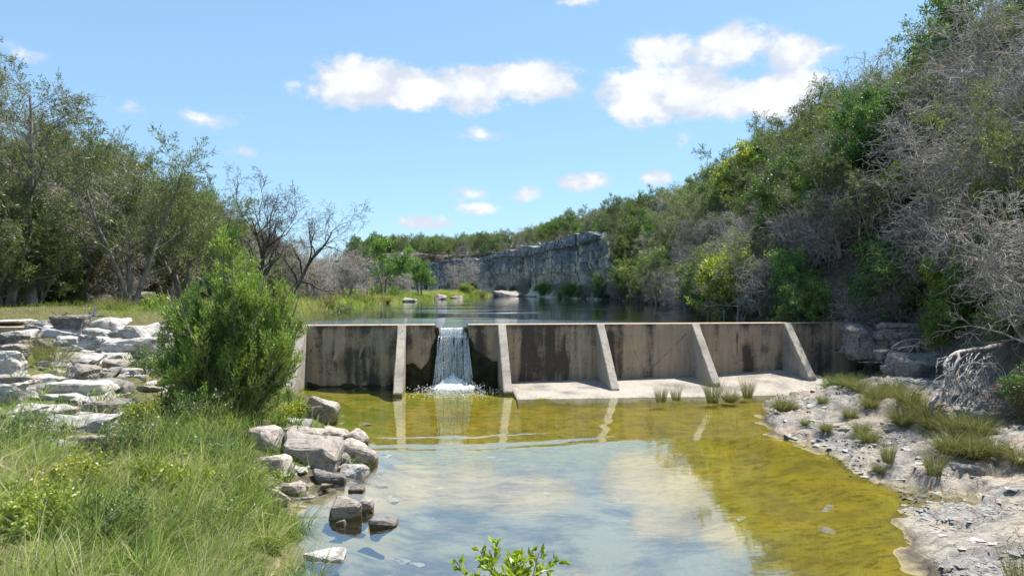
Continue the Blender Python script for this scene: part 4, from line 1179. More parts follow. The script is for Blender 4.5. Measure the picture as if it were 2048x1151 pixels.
put('yellowshrub', at(1478, 37), 37.0, 1.22, z=LAKEZ + .1, label='big bright yellow-green shrub overhanging the lake behind the dam', name='shrub', cat='shrub', rz=.4)
put('greenshrub', at(1795, 29.5), 29.5, 1.3, label='dense green leafy shrub with yellow tips above the dam\'s right end', name='shrub', cat='shrub')
put('yellowshrub', 17.2, 28.6, .9, label='yellow tipped shrub beside the dense green one above the dam\'s right end', name='shrub', cat='shrub')
put('yellowshrub', at(1540, 56), 56.0, 1.95, label='yellow-green tree standing out on the upper right hillside', name='leafy_tree', cat='tree')
put('yellowshrub', at(1262, 86), 86.0, 1.3, label='bright green shrub where the cliff gives way to the wooded slope', name='shrub', cat='shrub')
put('oak1', 15.6, 91.0, 1.0, label='leafy oak hiding the near end of the cliff', name='oak_tree')
put('oak0', 12.4, 92.5, .62, z=max(gz(12.4, 92.5), LAKEZ), label='dark round tree at the cliff\'s near foot', name='oak_tree')
put('oak0', 13.7, 91.0, 1.05, label='tall leafy oak at the water below the cliff\'s near end', name='oak_tree')
put('juniper1', 14.7, 92.6, 1.15, label='olive juniper leaning on the cliff\'s near end', name='juniper_tree')
put('juniper0', 16.2, 93.0, 1.0, label='juniper on the cliff\'s near shoulder', name='juniper_tree')
put('juniper2', 14.0, 98.0, .85, label='dark juniper on the cliff rim at its near corner', name='juniper_tree')
put('oak1', 13.4, 101.0, .75, label='small oak on the cliff rim left of the near corner', name='oak_tree')
put('greenshrub', at(1330, 72), 72.0, 1.8, label='tall leafy shrub on the lake shore right of the cliff', name='shrub', cat='shrub')
put('oak0', at(1700, 34), 34.0, .9, label='leafy green tree above the dam\'s last two bays', name='leafy_tree', cat='tree')
put('juniper1', at(1640, 33), 33.0, .95, label='feathery green juniper over the lake behind the rightmost bays', name='juniper_tree')
put('greenshrub', at(1605, 31.5), 31.5, .62, label='sunlit low shrub right behind the dam crest on the right', name='shrub', cat='shrub')
CED = hit(500, 838)
put('cedar', at(472, 16.8), 16.8, 1.12, label='bushy bright green young cedar in front of the dam\'s left end', name='cedar_bush', cat='bush', rz=0.0, z=gz(at(478, 16.6), 16.6) - .1)

put('juniper3', at(190, 45), 45.0, .95, label='tall olive juniper on the left slope, second crest from the picture edge', name='juniper_tree', rz=2.0)
put('juniper4', at(120, 48), 48.0, 1.0, label='tall juniper just right of the pale trunk, high on the left slope', name='juniper_tree', rz=5.0)
put('deadbrush1', at(170, 40), 40.0, 1.35, label='grey dead juniper in front of the tall left-slope junipers', name='dead_tree')
# ------------------------------------------------------------------ labels that single each tree out
_one = 'first second third fourth fifth sixth seventh eighth ninth tenth eleventh twelfth thirteenth fourteenth fifteenth sixteenth seventeenth eighteenth nineteenth'.split()
ORD = list(_one)
for tens, th in (('twenty', 'twentieth'), ('thirty', 'thirtieth'), ('forty', 'fortieth'), ('fifty', 'fiftieth'), ('sixty', 'sixtieth'), ('seventy', 'seventieth'), ('eighty', 'eightieth'), ('ninety', 'ninetieth')):
    ORD += [th] + [tens + '-' + o_ for o_ in _one[:9]]
from collections import defaultdict
bk = defaultdict(list)
for zone_, look, o, p in PLANTED: bk[(zone_, look)].append((p, o))
WHERE = {'under': 'in the understorey of the', 'foot': 'low on the', 'middle': 'halfway up the', 'top': 'high on the'}
for (zone_, look), lst in bk.items():
    side, row, ex = zone_
    if side == 'right' and ex: place, start, grp = ('near the cliff\'s edge' if row == 'foot' else ('on the cliff top' if row == 'middle' else 'far back on the cliff top')), 'cliff\'s far end', 'trees on the cliff top'
    elif side == 'right': place, start, grp = WHERE[row] + ' right hillside', 'lake', 'trees on the right hillside'
    elif side == 'left': place, start, grp = WHERE[row] + ' left slope', 'picture edge', 'trees on the left slope'
    elif side == 'bank': place, start, grp = 'overhanging the right bank', 'dam', 'dead brush over the right bank'
    elif side == 'cliff foot': place, start, grp = 'at the cliff\'s foot', 'cliff\'s far end', 'scrub at the foot of the cliff'
    elif side == 'lake shore': place, start, grp = 'on the right lake shore', 'cliff', 'scrub on the right lake shore'
    else: place, start, grp = 'on the far rise', 'snag', 'trees on the far rise'
    lst.sort(key=lambda e: e[0][0])
    for i, (p, o) in enumerate(lst):
        o['label'] = '%s %s, %s from the %s' % (look, place, ORD[min(i, len(ORD) - 1)], start) if len(lst) > 1 else '%s %s, only one of its kind there' % (look, place)
        o['group'] = grp

# ------------------------------------------------------------------ rocks
def rock_mat(name, c1, c2, warm, dark, wet=True):
    m, t, out = new_mat(name)
    P = pos(t)
    r = objrand(t)
    n1 = t.noise(P, 2.1, 4, .6); n2 = t.noise(P, 11, 5, .65); n3 = t.noise(P, 42, 3, .6)
    c = t.mix(t.maprange(n2, .3, .7), c1, c2)
    c = t.mix(t.maprange(n1, .5, .66, 0, .55), c, warm)
    c = t.mix(t.maprange(t.noise(t.scaled(P, (1.5, 1.5, 5)), 3.0, 5, .65), .54, .68, 0, .75), c, dark)
    c = t.mix(t.maprange(n3, .60, .74, 0, .6), c, dark)
    c = t.mix(t.maprange(t.noise(P, 4.5, 5, .7), .52, .62, 0, .6), c, dark)
    c = t.mix(1.0, c, t.ramp(r, [(0, .78), (1, 1.12)]), 'MULTIPLY')
    if wet:
        sp = t.node('ShaderNodeSeparateXYZ'); t.l.new(P, sp.inputs[0])
        wl = t.maprange(t.math('ADD', sp.outputs[2], t.math('MULTIPLY_ADD', n2, .08, -.04)), .03, .08, 1, 0)
        c = t.mix(t.math('MULTIPLY', wl, .75), c, (0.09, 0.07, 0.03))
    h = t.math('ADD', n2, t.math('MULTIPLY', n3, .4))
    principled(t, out, c, .9, t.bump(h, .6, .04), .2)
    return m
m_rock = rock_mat('pale_grey_limestone', (0.36, 0.345, 0.325), (0.53, 0.51, 0.48), (0.46, 0.39, 0.31), (0.13, 0.12, 0.11), False)
m_rock2 = rock_mat('brownish_shore_stone', (0.28, 0.245, 0.215), (0.45, 0.40, 0.355), (0.42, 0.32, 0.25), (0.11, 0.10, 0.09))
m_rock3 = rock_mat('dark_weathered_stone', (0.16, 0.15, 0.14), (0.30, 0.285, 0.27), (0.26, 0.20, 0.15), (0.06, 0.055, 0.05))
def rock_mesh(seed, w_, d_, h_, power=.45, npts=16, cuts=3, rough=.05, layers=.03):
    rg = np.random.default_rng(seed)
    p = rg.uniform(-1, 1, (npts, 3)); p = np.sign(p) * np.abs(p) ** power
    p[:, 2] *= .95
    bm = bmesh.new()
    for q in p: bm.verts.new(q * np.array([w_, d_, h_]) * .5)
    ch = bmesh.ops.convex_hull(bm, input=list(bm.verts))
    bmesh.ops.delete(bm, geom=[g for g in ch['geom_interior'] if isinstance(g, bmesh.types.BMVert)], context='VERTS')
    bmesh.ops.dissolve_limit(bm, angle_limit=.25, verts=list(bm.verts), edges=list(bm.edges))
    bmesh.ops.bevel(bm, geom=list(bm.edges), offset=min(w_, d_, h_) * .07, segments=1, affect='EDGES')
    bmesh.ops.triangulate(bm, faces=list(bm.faces))
    lim = max(w_, d_, h_) / (2.2 * cuts + 3.5)
    for _ in range(5):
        es = [e for e in bm.edges if e.calc_length() > lim]
        if not es: break
        bmesh.ops.subdivide_edges(bm, edges=es, cuts=1)
        bmesh.ops.triangulate(bm, faces=[f for f in bm.faces if len(f.verts) > 3])
    bm.normal_update()
    co = np.array([v.co[:] for v in bm.verts]); no = np.array([v.normal[:] for v in bm.verts])
    s_ = min(w_, d_, h_ * 1.5)
    f = 2.2 / s_
    dd = rough * s_ * fbm(co[:, 0] * f, co[:, 1] * f, co[:, 2] * f, seed=seed, octv=4)
    zz = co[:, 2] + .1 * h_ * fbm(co[:, 0] * f * .5, co[:, 1] * f * .5, seed=seed + 3, octv=2)
    ly = np.floor(zz / (h_ * .17 + .02))
    dd = dd + layers * s_ * (_hash(ly, ly * 0, ly * 0, seed) * 2 - 1) * (1 - np.abs(no[:, 2]))
    co = co + no * dd[:, None]
    for v, c in zip(bm.verts, co): v.co = c
    me = bpy.data.meshes.new('rock'); bm.to_mesh(me); bm.free()
    me.polygons.foreach_set('use_smooth', np.zeros(len(me.polygons), bool))
    return me
SEED = [300]
def rock(x0, x1, y0, y1, label, mat=None, name='boulder', power=.45, tilt=(0, 0), rz=None, deep=.75, onto=0.0, group=None, lay=.03, cat='rock', sink=.35, water=False, hmin=.16):
    SEED[0] += 1
    pc = (x0 + x1) / 2
    if water:
        Y = F * CAMZ / (y1 - 575.5 - 2); X = at(pc, Y); Z = 0.0
    else:
        X, Y, Z = hit(pc, y1 - 2, onto)
    w_ = (x1 - x0) * Y / F
    ha = (y1 - y0) * Y / F
    th_ = math.atan((y1 - 575.5) / F)
    d_ = min(deep * w_, .8 * ha / max(math.sin(th_), .05))
    h_ = max((ha - .85 * d_ * math.sin(th_)) / math.cos(th_), hmin * w_)
    hh = h_ * (1 + sink) + (.15 if water else 0)
    me = rock_mesh(SEED[0], w_ * 1.26, d_ * 1.3, hh * 1.22, power, lay and 18 or 14, 3, .05, lay)
    yc = Y + d_ * .45
    o = link(name, me, mat or m_rock)
    o.location = (at(pc, yc), yc, Z + h_ - hh * .5)
    rg = random.Random(SEED[0])
    o.rotation_euler = (tilt[0], tilt[1], rg.uniform(-.12, .12) if rz is None else rz)
    tag(o, label, cat, group or 'boulders of the left bank')
    return o
R_ = rock
# the heap of slabs in front of the dam's left end
R_(62, 128, 640, 674, 'grey boulder at the back of the heap under the mossy block', m_rock3, tilt=(0, -.2))
R_(112, 174, 634, 660, 'mossy dark block topping the heap before the low wall', m_rock3, onto=.3)
R_(94, 170, 652, 678, 'pale flat-topped slab below the mossy block', tilt=(0, .1))
R_(184, 250, 630, 660, 'pointed triangular boulder highest in the heap', power=.8, onto=.25)
R_(170, 243, 655, 678, 'long block directly under the pointed triangular boulder')
R_(235, 302, 656, 682, 'tilted grey block right of the pointed boulder, before the low wall', tilt=(0, -.18))
R_(296, 350, 663, 681, 'flat stone half hidden by the cedar near the low wall')
R_(163, 220, 669, 706, 'rounded white pitted boulder in the middle of the heap', power=.8, lay=0)
R_(218, 324, 678, 720, 'largest pale slab of the heap, just left of the cedar', tilt=(0, -.10), deep=.6)
R_(161, 204, 702, 720, 'small pale stone under the rounded white boulder')
R_(202, 256, 707, 722, 'thin flat slab in the shade of the largest slab')
R_(110, 164, 674, 697, 'square grey block left of the rounded white boulder')
R_(-4, 72, 660, 679, 'long flat slab at the back left of the heap')
R_(-6, 48, 669, 694, 'dark layered slab stack at the picture\'s left edge', m_rock3, lay=.07)
R_(-8, 52, 651, 663, 'thin slab farthest back at the left edge')
R_(3, 52, 691, 712, 'brown lichen-stained stone above the large left block', m_rock2)
R_(-14, 50, 702, 756, 'large layered pale block at the left edge', lay=.06, deep=.9)
R_(96, 186, 706, 734, 'broad upper ledge of broken layers behind the wide pale slab', tilt=(.1, .12), lay=.07, deep=.7)
R_(128, 194, 728, 766, 'crumbling lower ledge of thin layers behind the wide pale slab', m_rock2, tilt=(.05, .05), lay=.08, deep=.6)
R_(-6, 76, 749, 774, 'reddish topped flat slab at the left edge', m_rock2)
R_(111, 218, 762, 786, 'wide pale slab lying on another slab in mid bank', deep=.6, onto=.12)
R_(112, 214, 782, 806, 'cracked lower slab under the wide pale slab', lay=.06, deep=.6)
R_(200, 260, 756, 788, 'dark grey split boulder beside the wide pale slab', m_rock3, power=.75)
R_(180, 216, 716, 729, 'small angular stone behind the sloping ledge')
R_(216, 260, 719, 736, 'pair-leaning brown stone under the largest slab', m_rock2)
R_(220, 272, 736, 754, 'low white stone at the grass edge by the cedar')
R_(-10, 42, 768, 814, 'worn pale block half sunk at the left edge', deep=.8)
R_(-8, 130, 810, 841, 'long pale flat slab among grass at the left edge', deep=.45, lay=.05, onto=.06, sink=.6)
R_(182, 274, 797, 830, 'dark blue-grey slab shaded by grass', m_rock3, deep=.5, onto=.06, sink=.6)
R_(84, 214, 831, 860, 'cracked grey slab in grass below the dark slab', deep=.45, lay=.05, onto=.06, sink=.6)
R_(-10, 72, 857, 880, 'white slab in the grass, lower left edge', deep=.45, onto=.06, sink=.6)
R_(56, 124, 878, 900, 'white flat stone in tall grass, nearest of the pale slabs', deep=.5, onto=.06, sink=.6)
R_(164, 217, 871, 895, 'pinkish flat stone in tall grass', m_rock2, deep=.5, onto=.06, sink=.6)
R_(362, 406, 879, 902, 'lone white stone in grass below the cedar', deep=.6)
# boulders along the pool's left shore
G2 = 'boulders on the pool shore'
def S_(*a, **k): return rock(*a, **{**dict(mat=m_rock2, group=G2, lay=.015), **k})
S_(604, 674, 792, 850, 'large tilted boulder standing in the pool by the cedar', tilt=(.1, .42), deep=.6, sink=.35, water=True, power=.35)
S_(588, 626, 813, 846, 'dark stone tucked behind the tilted boulder', mat=m_rock3)
S_(578, 618, 836, 858, 'light grey flat stone at the cedar\'s foot', mat=m_rock)
S_(564, 648, 852, 882, 'broad flat stone below the cedar on the shore', deep=.6)
S_(646, 700, 857, 887, 'brown cracked boulder touching a smooth rounded one', water=True, power=.6)
S_(690, 734, 855, 893, 'smooth rounded boulder farthest out past the brown one', power=.85, water=True)
S_(564, 676, 870, 934, 'biggest boulder of the pool shore', power=.6, tilt=(.1, .15), deep=.7)
S_(495, 562, 852, 898, 'pinkish boulder rising out of grass below the cedar', power=.7)
S_(517, 590, 901, 950, 'grey-pink rounded boulder between grass and biggest boulder', power=.7)
S_(674, 754, 887, 928, 'long tilted boulder pointing into the pool', tilt=(0, .3), water=True, deep=.5)
S_(662, 702, 904, 938, 'small dark knobbly boulder by the long tilted one', mat=m_rock3, power=.8, water=True)
S_(606, 675, 921, 950, 'flat pale-topped stone before the biggest boulder', deep=.7, water=True)
S_(580, 640, 933, 963, 'flat pink stone at the waterline', deep=.8, water=True)
S_(632, 690, 933, 967, 'dark domed boulder at the water\'s edge', power=.95, mat=m_rock3, water=True, sink=.5)
S_(680, 730, 930, 955, 'low pale stone awash beside the domed boulder', water=True, mat=m_rock)
S_(561, 614, 946, 990, 'wet brown rounded boulder where grass meets water', power=.9, water=True)
S_(528, 578, 974, 1012, 'grey cracked stone under overhanging grass', power=.7)
S_(478, 512, 1026, 1053, 'small brown stone in the marshy grass')
G3 = 'stones standing in the pool'
def W_(*a, **k): return rock(*a, **{**dict(mat=m_rock3, group=G3, water=True, sink=.8, lay=.0), **k})
W_(658, 727, 994, 1040, 'biggest lone boulder standing in the open pool', mat=m_rock2, power=.75)
W_(702, 742, 994, 1026, 'brown stone just behind the lone pool boulder', mat=m_rock2, power=.8, tilt=(0, .3))
W_(742, 798, 1031, 1056, 'dark flat stone farthest out in the pool', power=.6)
W_(700, 731, 971, 984, 'small dark fin of rock breaking the pool surface', power=.5)
W_(674, 691, 1041, 1051, 'tiny tan pebble showing above the pool')
W_(600, 682, 1103, 1127, 'pale slab awash in the lower pool beside the reeds', mat=m_rock, power=.7)
# rocks in and beside the lake
G4 = 'rocks along the lake'
def far_rock(px, Y, w_, d_, h_, label, mat=m_rock2, seed=0, z=LAKEZ, name='boulder', tilt=(0, 0), sub=3, rough=.05, power=.45):
    me = rock_mesh(700 + seed, w_, d_, h_ * 1.6, power, 18, sub, rough, .03)
    o = link(name, me, mat); o.location = (at(px, Y), Y, z + h_ * .2); o.rotation_euler = (*tilt, 0)
    return tag(o, label, 'rock', G4)
far_rock(1016, 128, 6.6, 5.0, 1.3, 'whale-backed pale rock at the far end of the lake', seed=1, power=.7)
far_rock(820, 80, 1.8, 1.4, .5, 'low pale rock at the meadow\'s water edge, nearest the dam', seed=2, power=.7)
far_rock(881, 96, 1.8, 1.6, 1.0, 'pointed grey rock on the meadow shore', seed=3, mat=m_rock2, power=.8)
far_rock(912, 106, 2.2, 1.6, .45, 'flat rock right of the pointed one on the meadow shore', seed=4, power=.7)
# rock and ledges at the dam's right end
G5 = 'ledges at the dam\'s right end'
def ledge(px, py, Y, w_, d_, h_, label, mat, seed, tilt=(0, 0), rz=0):
    me = rock_mesh(800 + seed, w_, d_, h_, .4, 20, 5, .06, .06)
    o = link('rock_ledge', me, mat); o.location = (at(px, Y), Y, CAMZ - (py - 575.5) * Y / F); o.rotation_euler = (*tilt, rz)
    return tag(o, label, 'rock', G5)
ledge(1742, 684, 27.6, 2.1, 2.0, 1.7, 'dark weathered boulder against the dam\'s right end', m_rock3, 1, (0, .05))
ledge(1810, 690, 27.0, 2.6, 2.4, 1.35, 'brown ledge wall right of the dark dam-end boulder', m_rock3, 2)
ledge(1800, 655, 28.2, 2.6, 2.0, .5, 'flat slab on top of the ledge by the dam', m_rock2, 3)
ledge(1850, 735, 23.5, 2.4, 2.0, .9, 'grey limestone ledge behind the root tangle', m_rock3, 4, (.1, 0), .2)
ledge(1775, 712, 25.6, .9, .7, .5, 'square grey block below the dam-end boulder', m_rock3, 5)
ledge(1990, 885, 15.6, 2.6, 1.6, .5, 'dark stepped ledge at the right picture edge', m_rock3, 6)
ledge(1985, 835, 17.0, 2.2, 1.4, .45, 'brown flat step above the dark stepped ledge', m_rock2, 7)
ledge(1935, 940, 13.6, .5, .4, .28, 'single grey stone on the pale bank', m_rock3, 8)
# ledges that show under the trees of the left slope
for i, (px, py, Y, w_) in enumerate(((30, 560, 41, 4.5), (120, 545, 43, 5), (190, 575, 41, 3.6), (90, 520, 46, 5), (20, 505, 47, 4), (250, 590, 42, 3), (300, 560, 46, 3.4))):
    me = rock_mesh(860 + i, w_, 2.4, 1.0, .4, 20, 4, .05, .08)
    o = link('rock_ledge', me, m_rock3 if i % 2 else m_rock2); x = at(px, Y); o.location = (x, Y, gz(x, Y) + .25)
    tag(o, ('%s rock ledge under the trees of the left slope, %s from the picture edge' % ('grey' if i % 2 else 'brown', ORD[i])), 'rock', 'ledges on the left slope')

# the smaller broken slabs between the named ones
rg = np.random.default_rng(29)
bits = [rock_mesh(1000 + i, 1.0, .8, .30 if i % 2 else .42, .5, 16, 2, .05, .05) for i in range(10)]
for i, me in enumerate(bits): me.materials.append((m_rock, m_rock, m_rock2, m_rock, m_rock3)[i % 5])
def scatter(n, xr, yr, sr, label, group, ok):
    c = 0; made = []
    while c < n:
        px, py = rg.uniform(*xr), rg.uniform(*yr)
        if not ok(px, py): continue
        X, Y, Z = hit(px, py)
        s_ = rg.uniform(*sr)
        o = bpy.data.objects.new('broken_stone', bits[int(rg.integers(10))]); COL.objects.link(o)
        o.location = (X, Y, Z + s_ * .06); o.scale = (s_, s_, s_)
        o.rotation_euler = (rg.normal() * .15, rg.normal() * .15, rg.uniform(0, 6.28))
        made.append((px, o)); c += 1
    for i, (_, o) in enumerate(sorted(made, key=lambda e: e[0])): tag(o, label % ORD[i], 'rock', group)
scatter(75, (-10, 330), (682, 800), (.3, .85), 'small broken limestone slab in the heap, %s from the picture\'s left edge', 'broken slabs of the left heap', lambda px, py: True)
scatter(26, (-10, 260), (800, 900), (.25, .6), 'small slab in grass below the heap, %s from the picture\'s left edge', 'broken slabs in the bank grass', lambda px, py: True)
scatter(48, (515, 740), (850, 1010), (.14, .42), 'small stone wedged among the pool shore boulders, %s counting from the grass', 'small stones of the pool shore', lambda px, py: abs(px - np.interp(py, [850, 890, 930, 960, 1010], [640, 655, 650, 600, 560])) < 75)
# loose slabs and chips of the right bank
rg = np.random.default_rng(9)
slab_me = [rock_mesh(900 + i, 1.0, .72, .22, .5, 12, 1, .03, .0) for i in range(8)]
for me in slab_me: me.materials.append(m_rock)
cnt = 0
while cnt < 210:
    y = rg.uniform(9, 26.5); d = abs(rg.normal(0, 1)) * 2.4 + .15
    x = float(itp(_sr, y)) + d
    if x > float(itp(_hr, y)) + .6: continue
    if vnoise(x * .5, y * .5, seed=40) < -.25: continue
    px, py = px_of(x, y, .3)
    if px > 2100 or py > 1180: continue
    if px < 1660 and py < 770: continue
    s_ = rg.uniform(.10, .30) * (1.4 if rg.random() < .25 else 1) * (y / 17) ** .5
    o = bpy.data.objects.new('stone', slab_me[cnt % 8]); COL.objects.link(o)
    o.location = (x, y, gz(x, y) + s_ * .03); o.scale = (s_, s_, s_)
    o.rotation_euler = (rg.normal() * .12, rg.normal() * .12, rg.uniform(0, 6.28)); o.parent = ground
    cnt += 1
for i in range(70):                                        # stones lying on the bed of the pool
    y = rg.uniform(9, 24); x = rg.uniform(float(itp(_sl, y)) + .2, float(itp(_sr, y)) - .2) if rg.random() < .4 else float(itp(_sl, y)) + abs(rg.normal()) * 1.5 + .2
    s_ = rg.uniform(.2, .6)
    o = bpy.data.objects.new('bed_stone', slab_me[i % 8]); COL.objects.link(o)
    o.location = (x, y, min(gz(x, y), -.10) - .02); o.scale = (s_, s_, s_ * .5); o.rotation_euler = (0, 0, rg.uniform(0, 6.28)); o.parent = ground
# gravel
n = 5200
y = rg.uniform(8.5, 26, n); x = itp(_sr, y) + np.abs(rg.normal(0, 2.2, n)); ok = (x < itp(_hr, y) + .5) & (vnoise(x * .8, y * .8, seed=41) > -.1)
x, y = x[ok], y[ok]; z = land(x, y)
octv_ = np.array([(1, 0, 0), (-1, 0, 0), (0, 1, 0), (0, -1, 0), (0, 0, .5), (0, 0, -.5)], float)
ft = np.array([(0, 2, 4), (2, 1, 4), (1, 3, 4), (3, 0, 4), (2, 0, 5), (1, 2, 5), (3, 1, 5), (0, 3, 5)])
rad = rg.uniform(.012, .05, len(x)) * (1 + (rg.random(len(x)) < .1))
jit = octv_[None] * rad[:, None, None] * rg.uniform(.5, 1.4, (len(x), 6, 3))
ca, sa = np.cos(x * 50), np.sin(x * 50)
J = jit.copy(); J[..., 0] = jit[..., 0] * ca[:, None] - jit[..., 1] * sa[:, None]; J[..., 1] = jit[..., 0] * sa[:, None] + jit[..., 1] * ca[:, None]
V = np.stack([x, y, z + .006], -1)[:, None, :] + J
tag(link('gravel', mesh_np('gravel', V, tris=ft[None] + (np.arange(len(x)) * 6)[:, None, None], smooth=False), m_rock), 'limestone chips strewn over the right bank', kind='stuff')

# ------------------------------------------------------------------ grass
def blade_mesh(name, B0, H, W, lean, bend, az, tint, segs=3):
    """tapered bent blades; all arrays of length N"""
    N = len(B0)
    k = np.linspace(0, 1, segs + 1)
    dirh = np.stack([np.cos(az), np.sin(az), np.zeros(N)], -1)
    sidev = np.stack([-np.sin(az), np.cos(az), np.zeros(N)], -1)
    tw = rg.uniform(0, 6.28, N)
    sidev = np.cos(tw)[:, None] * sidev + np.sin(tw)[:, None] * dirh
    out = []
    for j, kk in enumerate(k):
        ang = lean + bend * kk
        hz = H * kk * np.cos(lean + bend * kk * .5); hr = H * kk * np.sin(lean + bend * kk * .5)
        c = B0 + dirh * hr[:, None] + np.array([0, 0, 1.0]) * hz[:, None]
        if j < segs:
            wv = (W * (1 - .75 * kk ** 1.5))[:, None]
            out += [c - sidev * wv, c + sidev * wv]
        else: out.append(c)
    V = np.stack(out, 1); nv = V.shape[1]
    o = (np.arange(N) * nv)[:, None]
    Q = np.concatenate([o + np.array([2 * j, 2 * j + 1, 2 * j + 3, 2 * j + 2]) for j in range(segs - 1)])
    T = o + np.array([2 * segs - 2, 2 * segs - 1, 2 * segs])
    return mesh_np(name, V.reshape(-1, 3), quads=Q, tris=T, attrs={'tint': np.repeat(tint, nv)})
def grass_mat(name, stops, trans=.4):
    m, t, out = new_mat(name)
    c = t.ramp(attr(t, 'tint'), stops)
    d = t.node('ShaderNodeBsdfDiffuse'); t.l.new(c, d.inputs[0])
    tr = t.node('ShaderNodeBsdfTranslucent'); t.l.new(t.mix(1.0, c, (1.2, 1.2, .8), 'MULTIPLY'), tr.inputs[0])
    mx = t.node('ShaderNodeMixShader'); mx.inputs[0].default_value = trans
    t.l.new(d.outputs[0], mx.inputs[1]); t.l.new(tr.outputs[0], mx.inputs[2]); t.l.new(mx.outputs[0], out.inputs[0])
    return m
m_grass = grass_mat('bank_grass', [(0, (0.070, 0.135, 0.040)), (.25, (0.140, 0.235, 0.060)), (.5, (0.25, 0.335, 0.075)), (.72, (0.35, 0.385, 0.13)), (.88, (0.46, 0.43, 0.25)), (1, (0.62, 0.56, 0.42))])
m_mead = grass_mat('meadow_grass', [(0, (0.19, 0.29, 0.055)), (.5, (0.37, 0.45, 0.11)), (.8, (0.50, 0.50, 0.21)), (1, (0.58, 0.51, 0.32))])
m_tuss = grass_mat('bunch_grass', [(0, (0.075, 0.10, 0.034)), (.5, (0.18, 0.195, 0.075)), (1, (0.46, 0.40, 0.24))])
# left bank
def clumped(n, xr, yr, keep, seed):
    r2 = np.random.default_rng(seed)
    x = r2.uniform(*xr, n); y = r2.uniform(*yr, n)
    ok = keep(x, y, r2)
    return x[ok], y[ok]
def keep_left(x, y, r2):
    dl = itp(_sl, y) - x
    near = (y > 4.0) & (y < dam_y(x) - .3)
    cl = .5 + .8 * fbm(x * .9, y * .9, seed=51, octv=3)
    px = 1024 + F * x / y
    dens = np.clip(.30 + 1.0 * cl, 0.10, 1) * sstep(-.55, .4, dl + .5 * fbm(x, y, seed=52, octv=2)) * np.clip(13 / y, .25, 1)
    dens = dens * (1 - .85 * sstep(13.0, 16.0, y) * (px < 400))
    dens = dens * (1 - .72 * sstep(10.2, 12.0, y) * (px < 285))
    dens = dens * (1 - .8 * (px > 500) * (px < 700) * (y > 11.5) * (y < 20.5))
    dens = dens * (.35 + .65 * sstep(-.25, .1, fbm(x * 1.6, y * 1.6, seed=68, octv=2)))
    return near & (px > -80) & (r2.random(len(x)) < dens)
x, y = clumped(120000, (-17, -1.2), (4.6, 27), keep_left, 61)            # short growth between the tufts
N0 = len(x)
h0 = (.10 + .22 * np.clip(.5 + .5 * fbm(x * 1.1 + 7, y * 1.1, seed=54, octv=2), 0, 1)) * rg.uniform(.6, 1.3, N0)
t0_ = np.clip(.08 + .5 * (.5 + .5 * fbm(x * .55, y * .55, seed=53, octv=3)) + rg.normal(size=N0) * .2, 0, 1)
a0 = rg.uniform(0, 6.28, N0); l0_ = rg.uniform(.05, .8, N0); b0_ = rg.uniform(.1, 1.6, N0)
cx, cy = clumped(12500, (-15, -1.6), (4.8, 22), keep_left, 64)            # tufts
per = 30
T = len(cx)
ti = np.repeat(np.arange(T), per); N1 = len(ti)
th = rg.uniform(.18, .78, T) * (.6 + .4 * sstep(19, 12, cy)) * (1 + .35 * (rg.random(T) < .12))
tt_ = np.clip(.46 + .5 * fbm(cx * .6, cy * .6, seed=65, octv=3) + rg.normal(size=T) * .26, 0, 1)
ta = rg.normal(.5, 1.4, T)
an = rg.uniform(0, 6.28, N1); rr = np.sqrt(rg.random(N1)) * .085
x1 = cx[ti] + rr * np.cos(an); y1 = cy[ti] + rr * np.sin(an)
dx = np.cos(an) + .9 * np.cos(ta[ti]); dy = np.sin(an) + .9 * np.sin(ta[ti])
a1 = np.arctan2(dy, dx) + rg.normal(size=N1) * .3
h1 = th[ti] * rg.uniform(.55, 1.25, N1)
t1_ = np.clip(tt_[ti] * .85 + rg.normal(size=N1) * .14, 0, 1)
x = np.concatenate([x, x1]); y = np.concatenate([y, y1]); z = land(x, y); N = len(x)
me = blade_mesh('grass', np.stack([x, y, z - .03], -1), np.concatenate([h0, h1]), (.0036 + .0075 * rg.random(N) ** 2) * np.clip(y / 11, .85, 1.7), np.concatenate([l0_, rg.uniform(.02, .55, N1)]), np.concatenate([b0_, rg.uniform(.3, 2.0, N1)]), np.concatenate([a0, a1]), np.concatenate([t0_, t1_]), 3)
tag(link('grass', me, m_grass), 'tall tangled grass covering the left bank', kind='stuff')
# taller seed stalks standing over it
x, y = clumped(14000, (-14, -2.2), (5, 17), keep_left, 62)
z = land(x, y); N = len(x)
me = blade_mesh('seed_grass', np.stack([x, y, z], -1), rg.uniform(.55, 1.05, N), np.full(N, .0028), rg.uniform(.02, .3, N), rg.uniform(.2, 1.3, N), rg.normal(.6, 1.2, N), np.clip(rg.normal(.82, .15, N), 0, 1), 4)
tag(link('seed_grass', me, m_grass), 'dry seed stalks rising above the left bank grass', kind='stuff')
# meadow behind the dam
def keep_mead(x, y, r2):
    e = itp(_ll, y) - x
    px = 1024 + F * x / y
    ok = (y > dam_y(x) + .8) & (e > -.3) & (itp(_hl, y) - x < 3) & (px > -60) & (px < 1010)
    cl = .5 + .5 * fbm(x * .35, y * .35, seed=56, octv=3)
    return ok & (r2.random(len(x)) < np.clip(.3 + cl, 0, 1))
x, y = clumped(150000, (-42, -3), (26, 145), keep_mead, 63)
z = land(x, y); N = len(x)
cl = .5 + .5 * fbm(x * .3, y * .3, seed=57, octv=3)
edge = np.exp(-np.maximum(itp(_ll, y) - x, 0) / 3.0)
tus = sstep(.45, .8, .5 + .5 * fbm(x * .55, y * .4, seed=58, octv=2))
Hh = (.20 + .45 * edge + .65 * tus * (.3 + .7 * sstep(-17, -13, x))) * rg.uniform(.6, 1.3, N)
tn = np.clip(.05 + .6 * cl + .25 * tus * (cl > .5) + rg.normal(size=N) * .17, 0, 1)
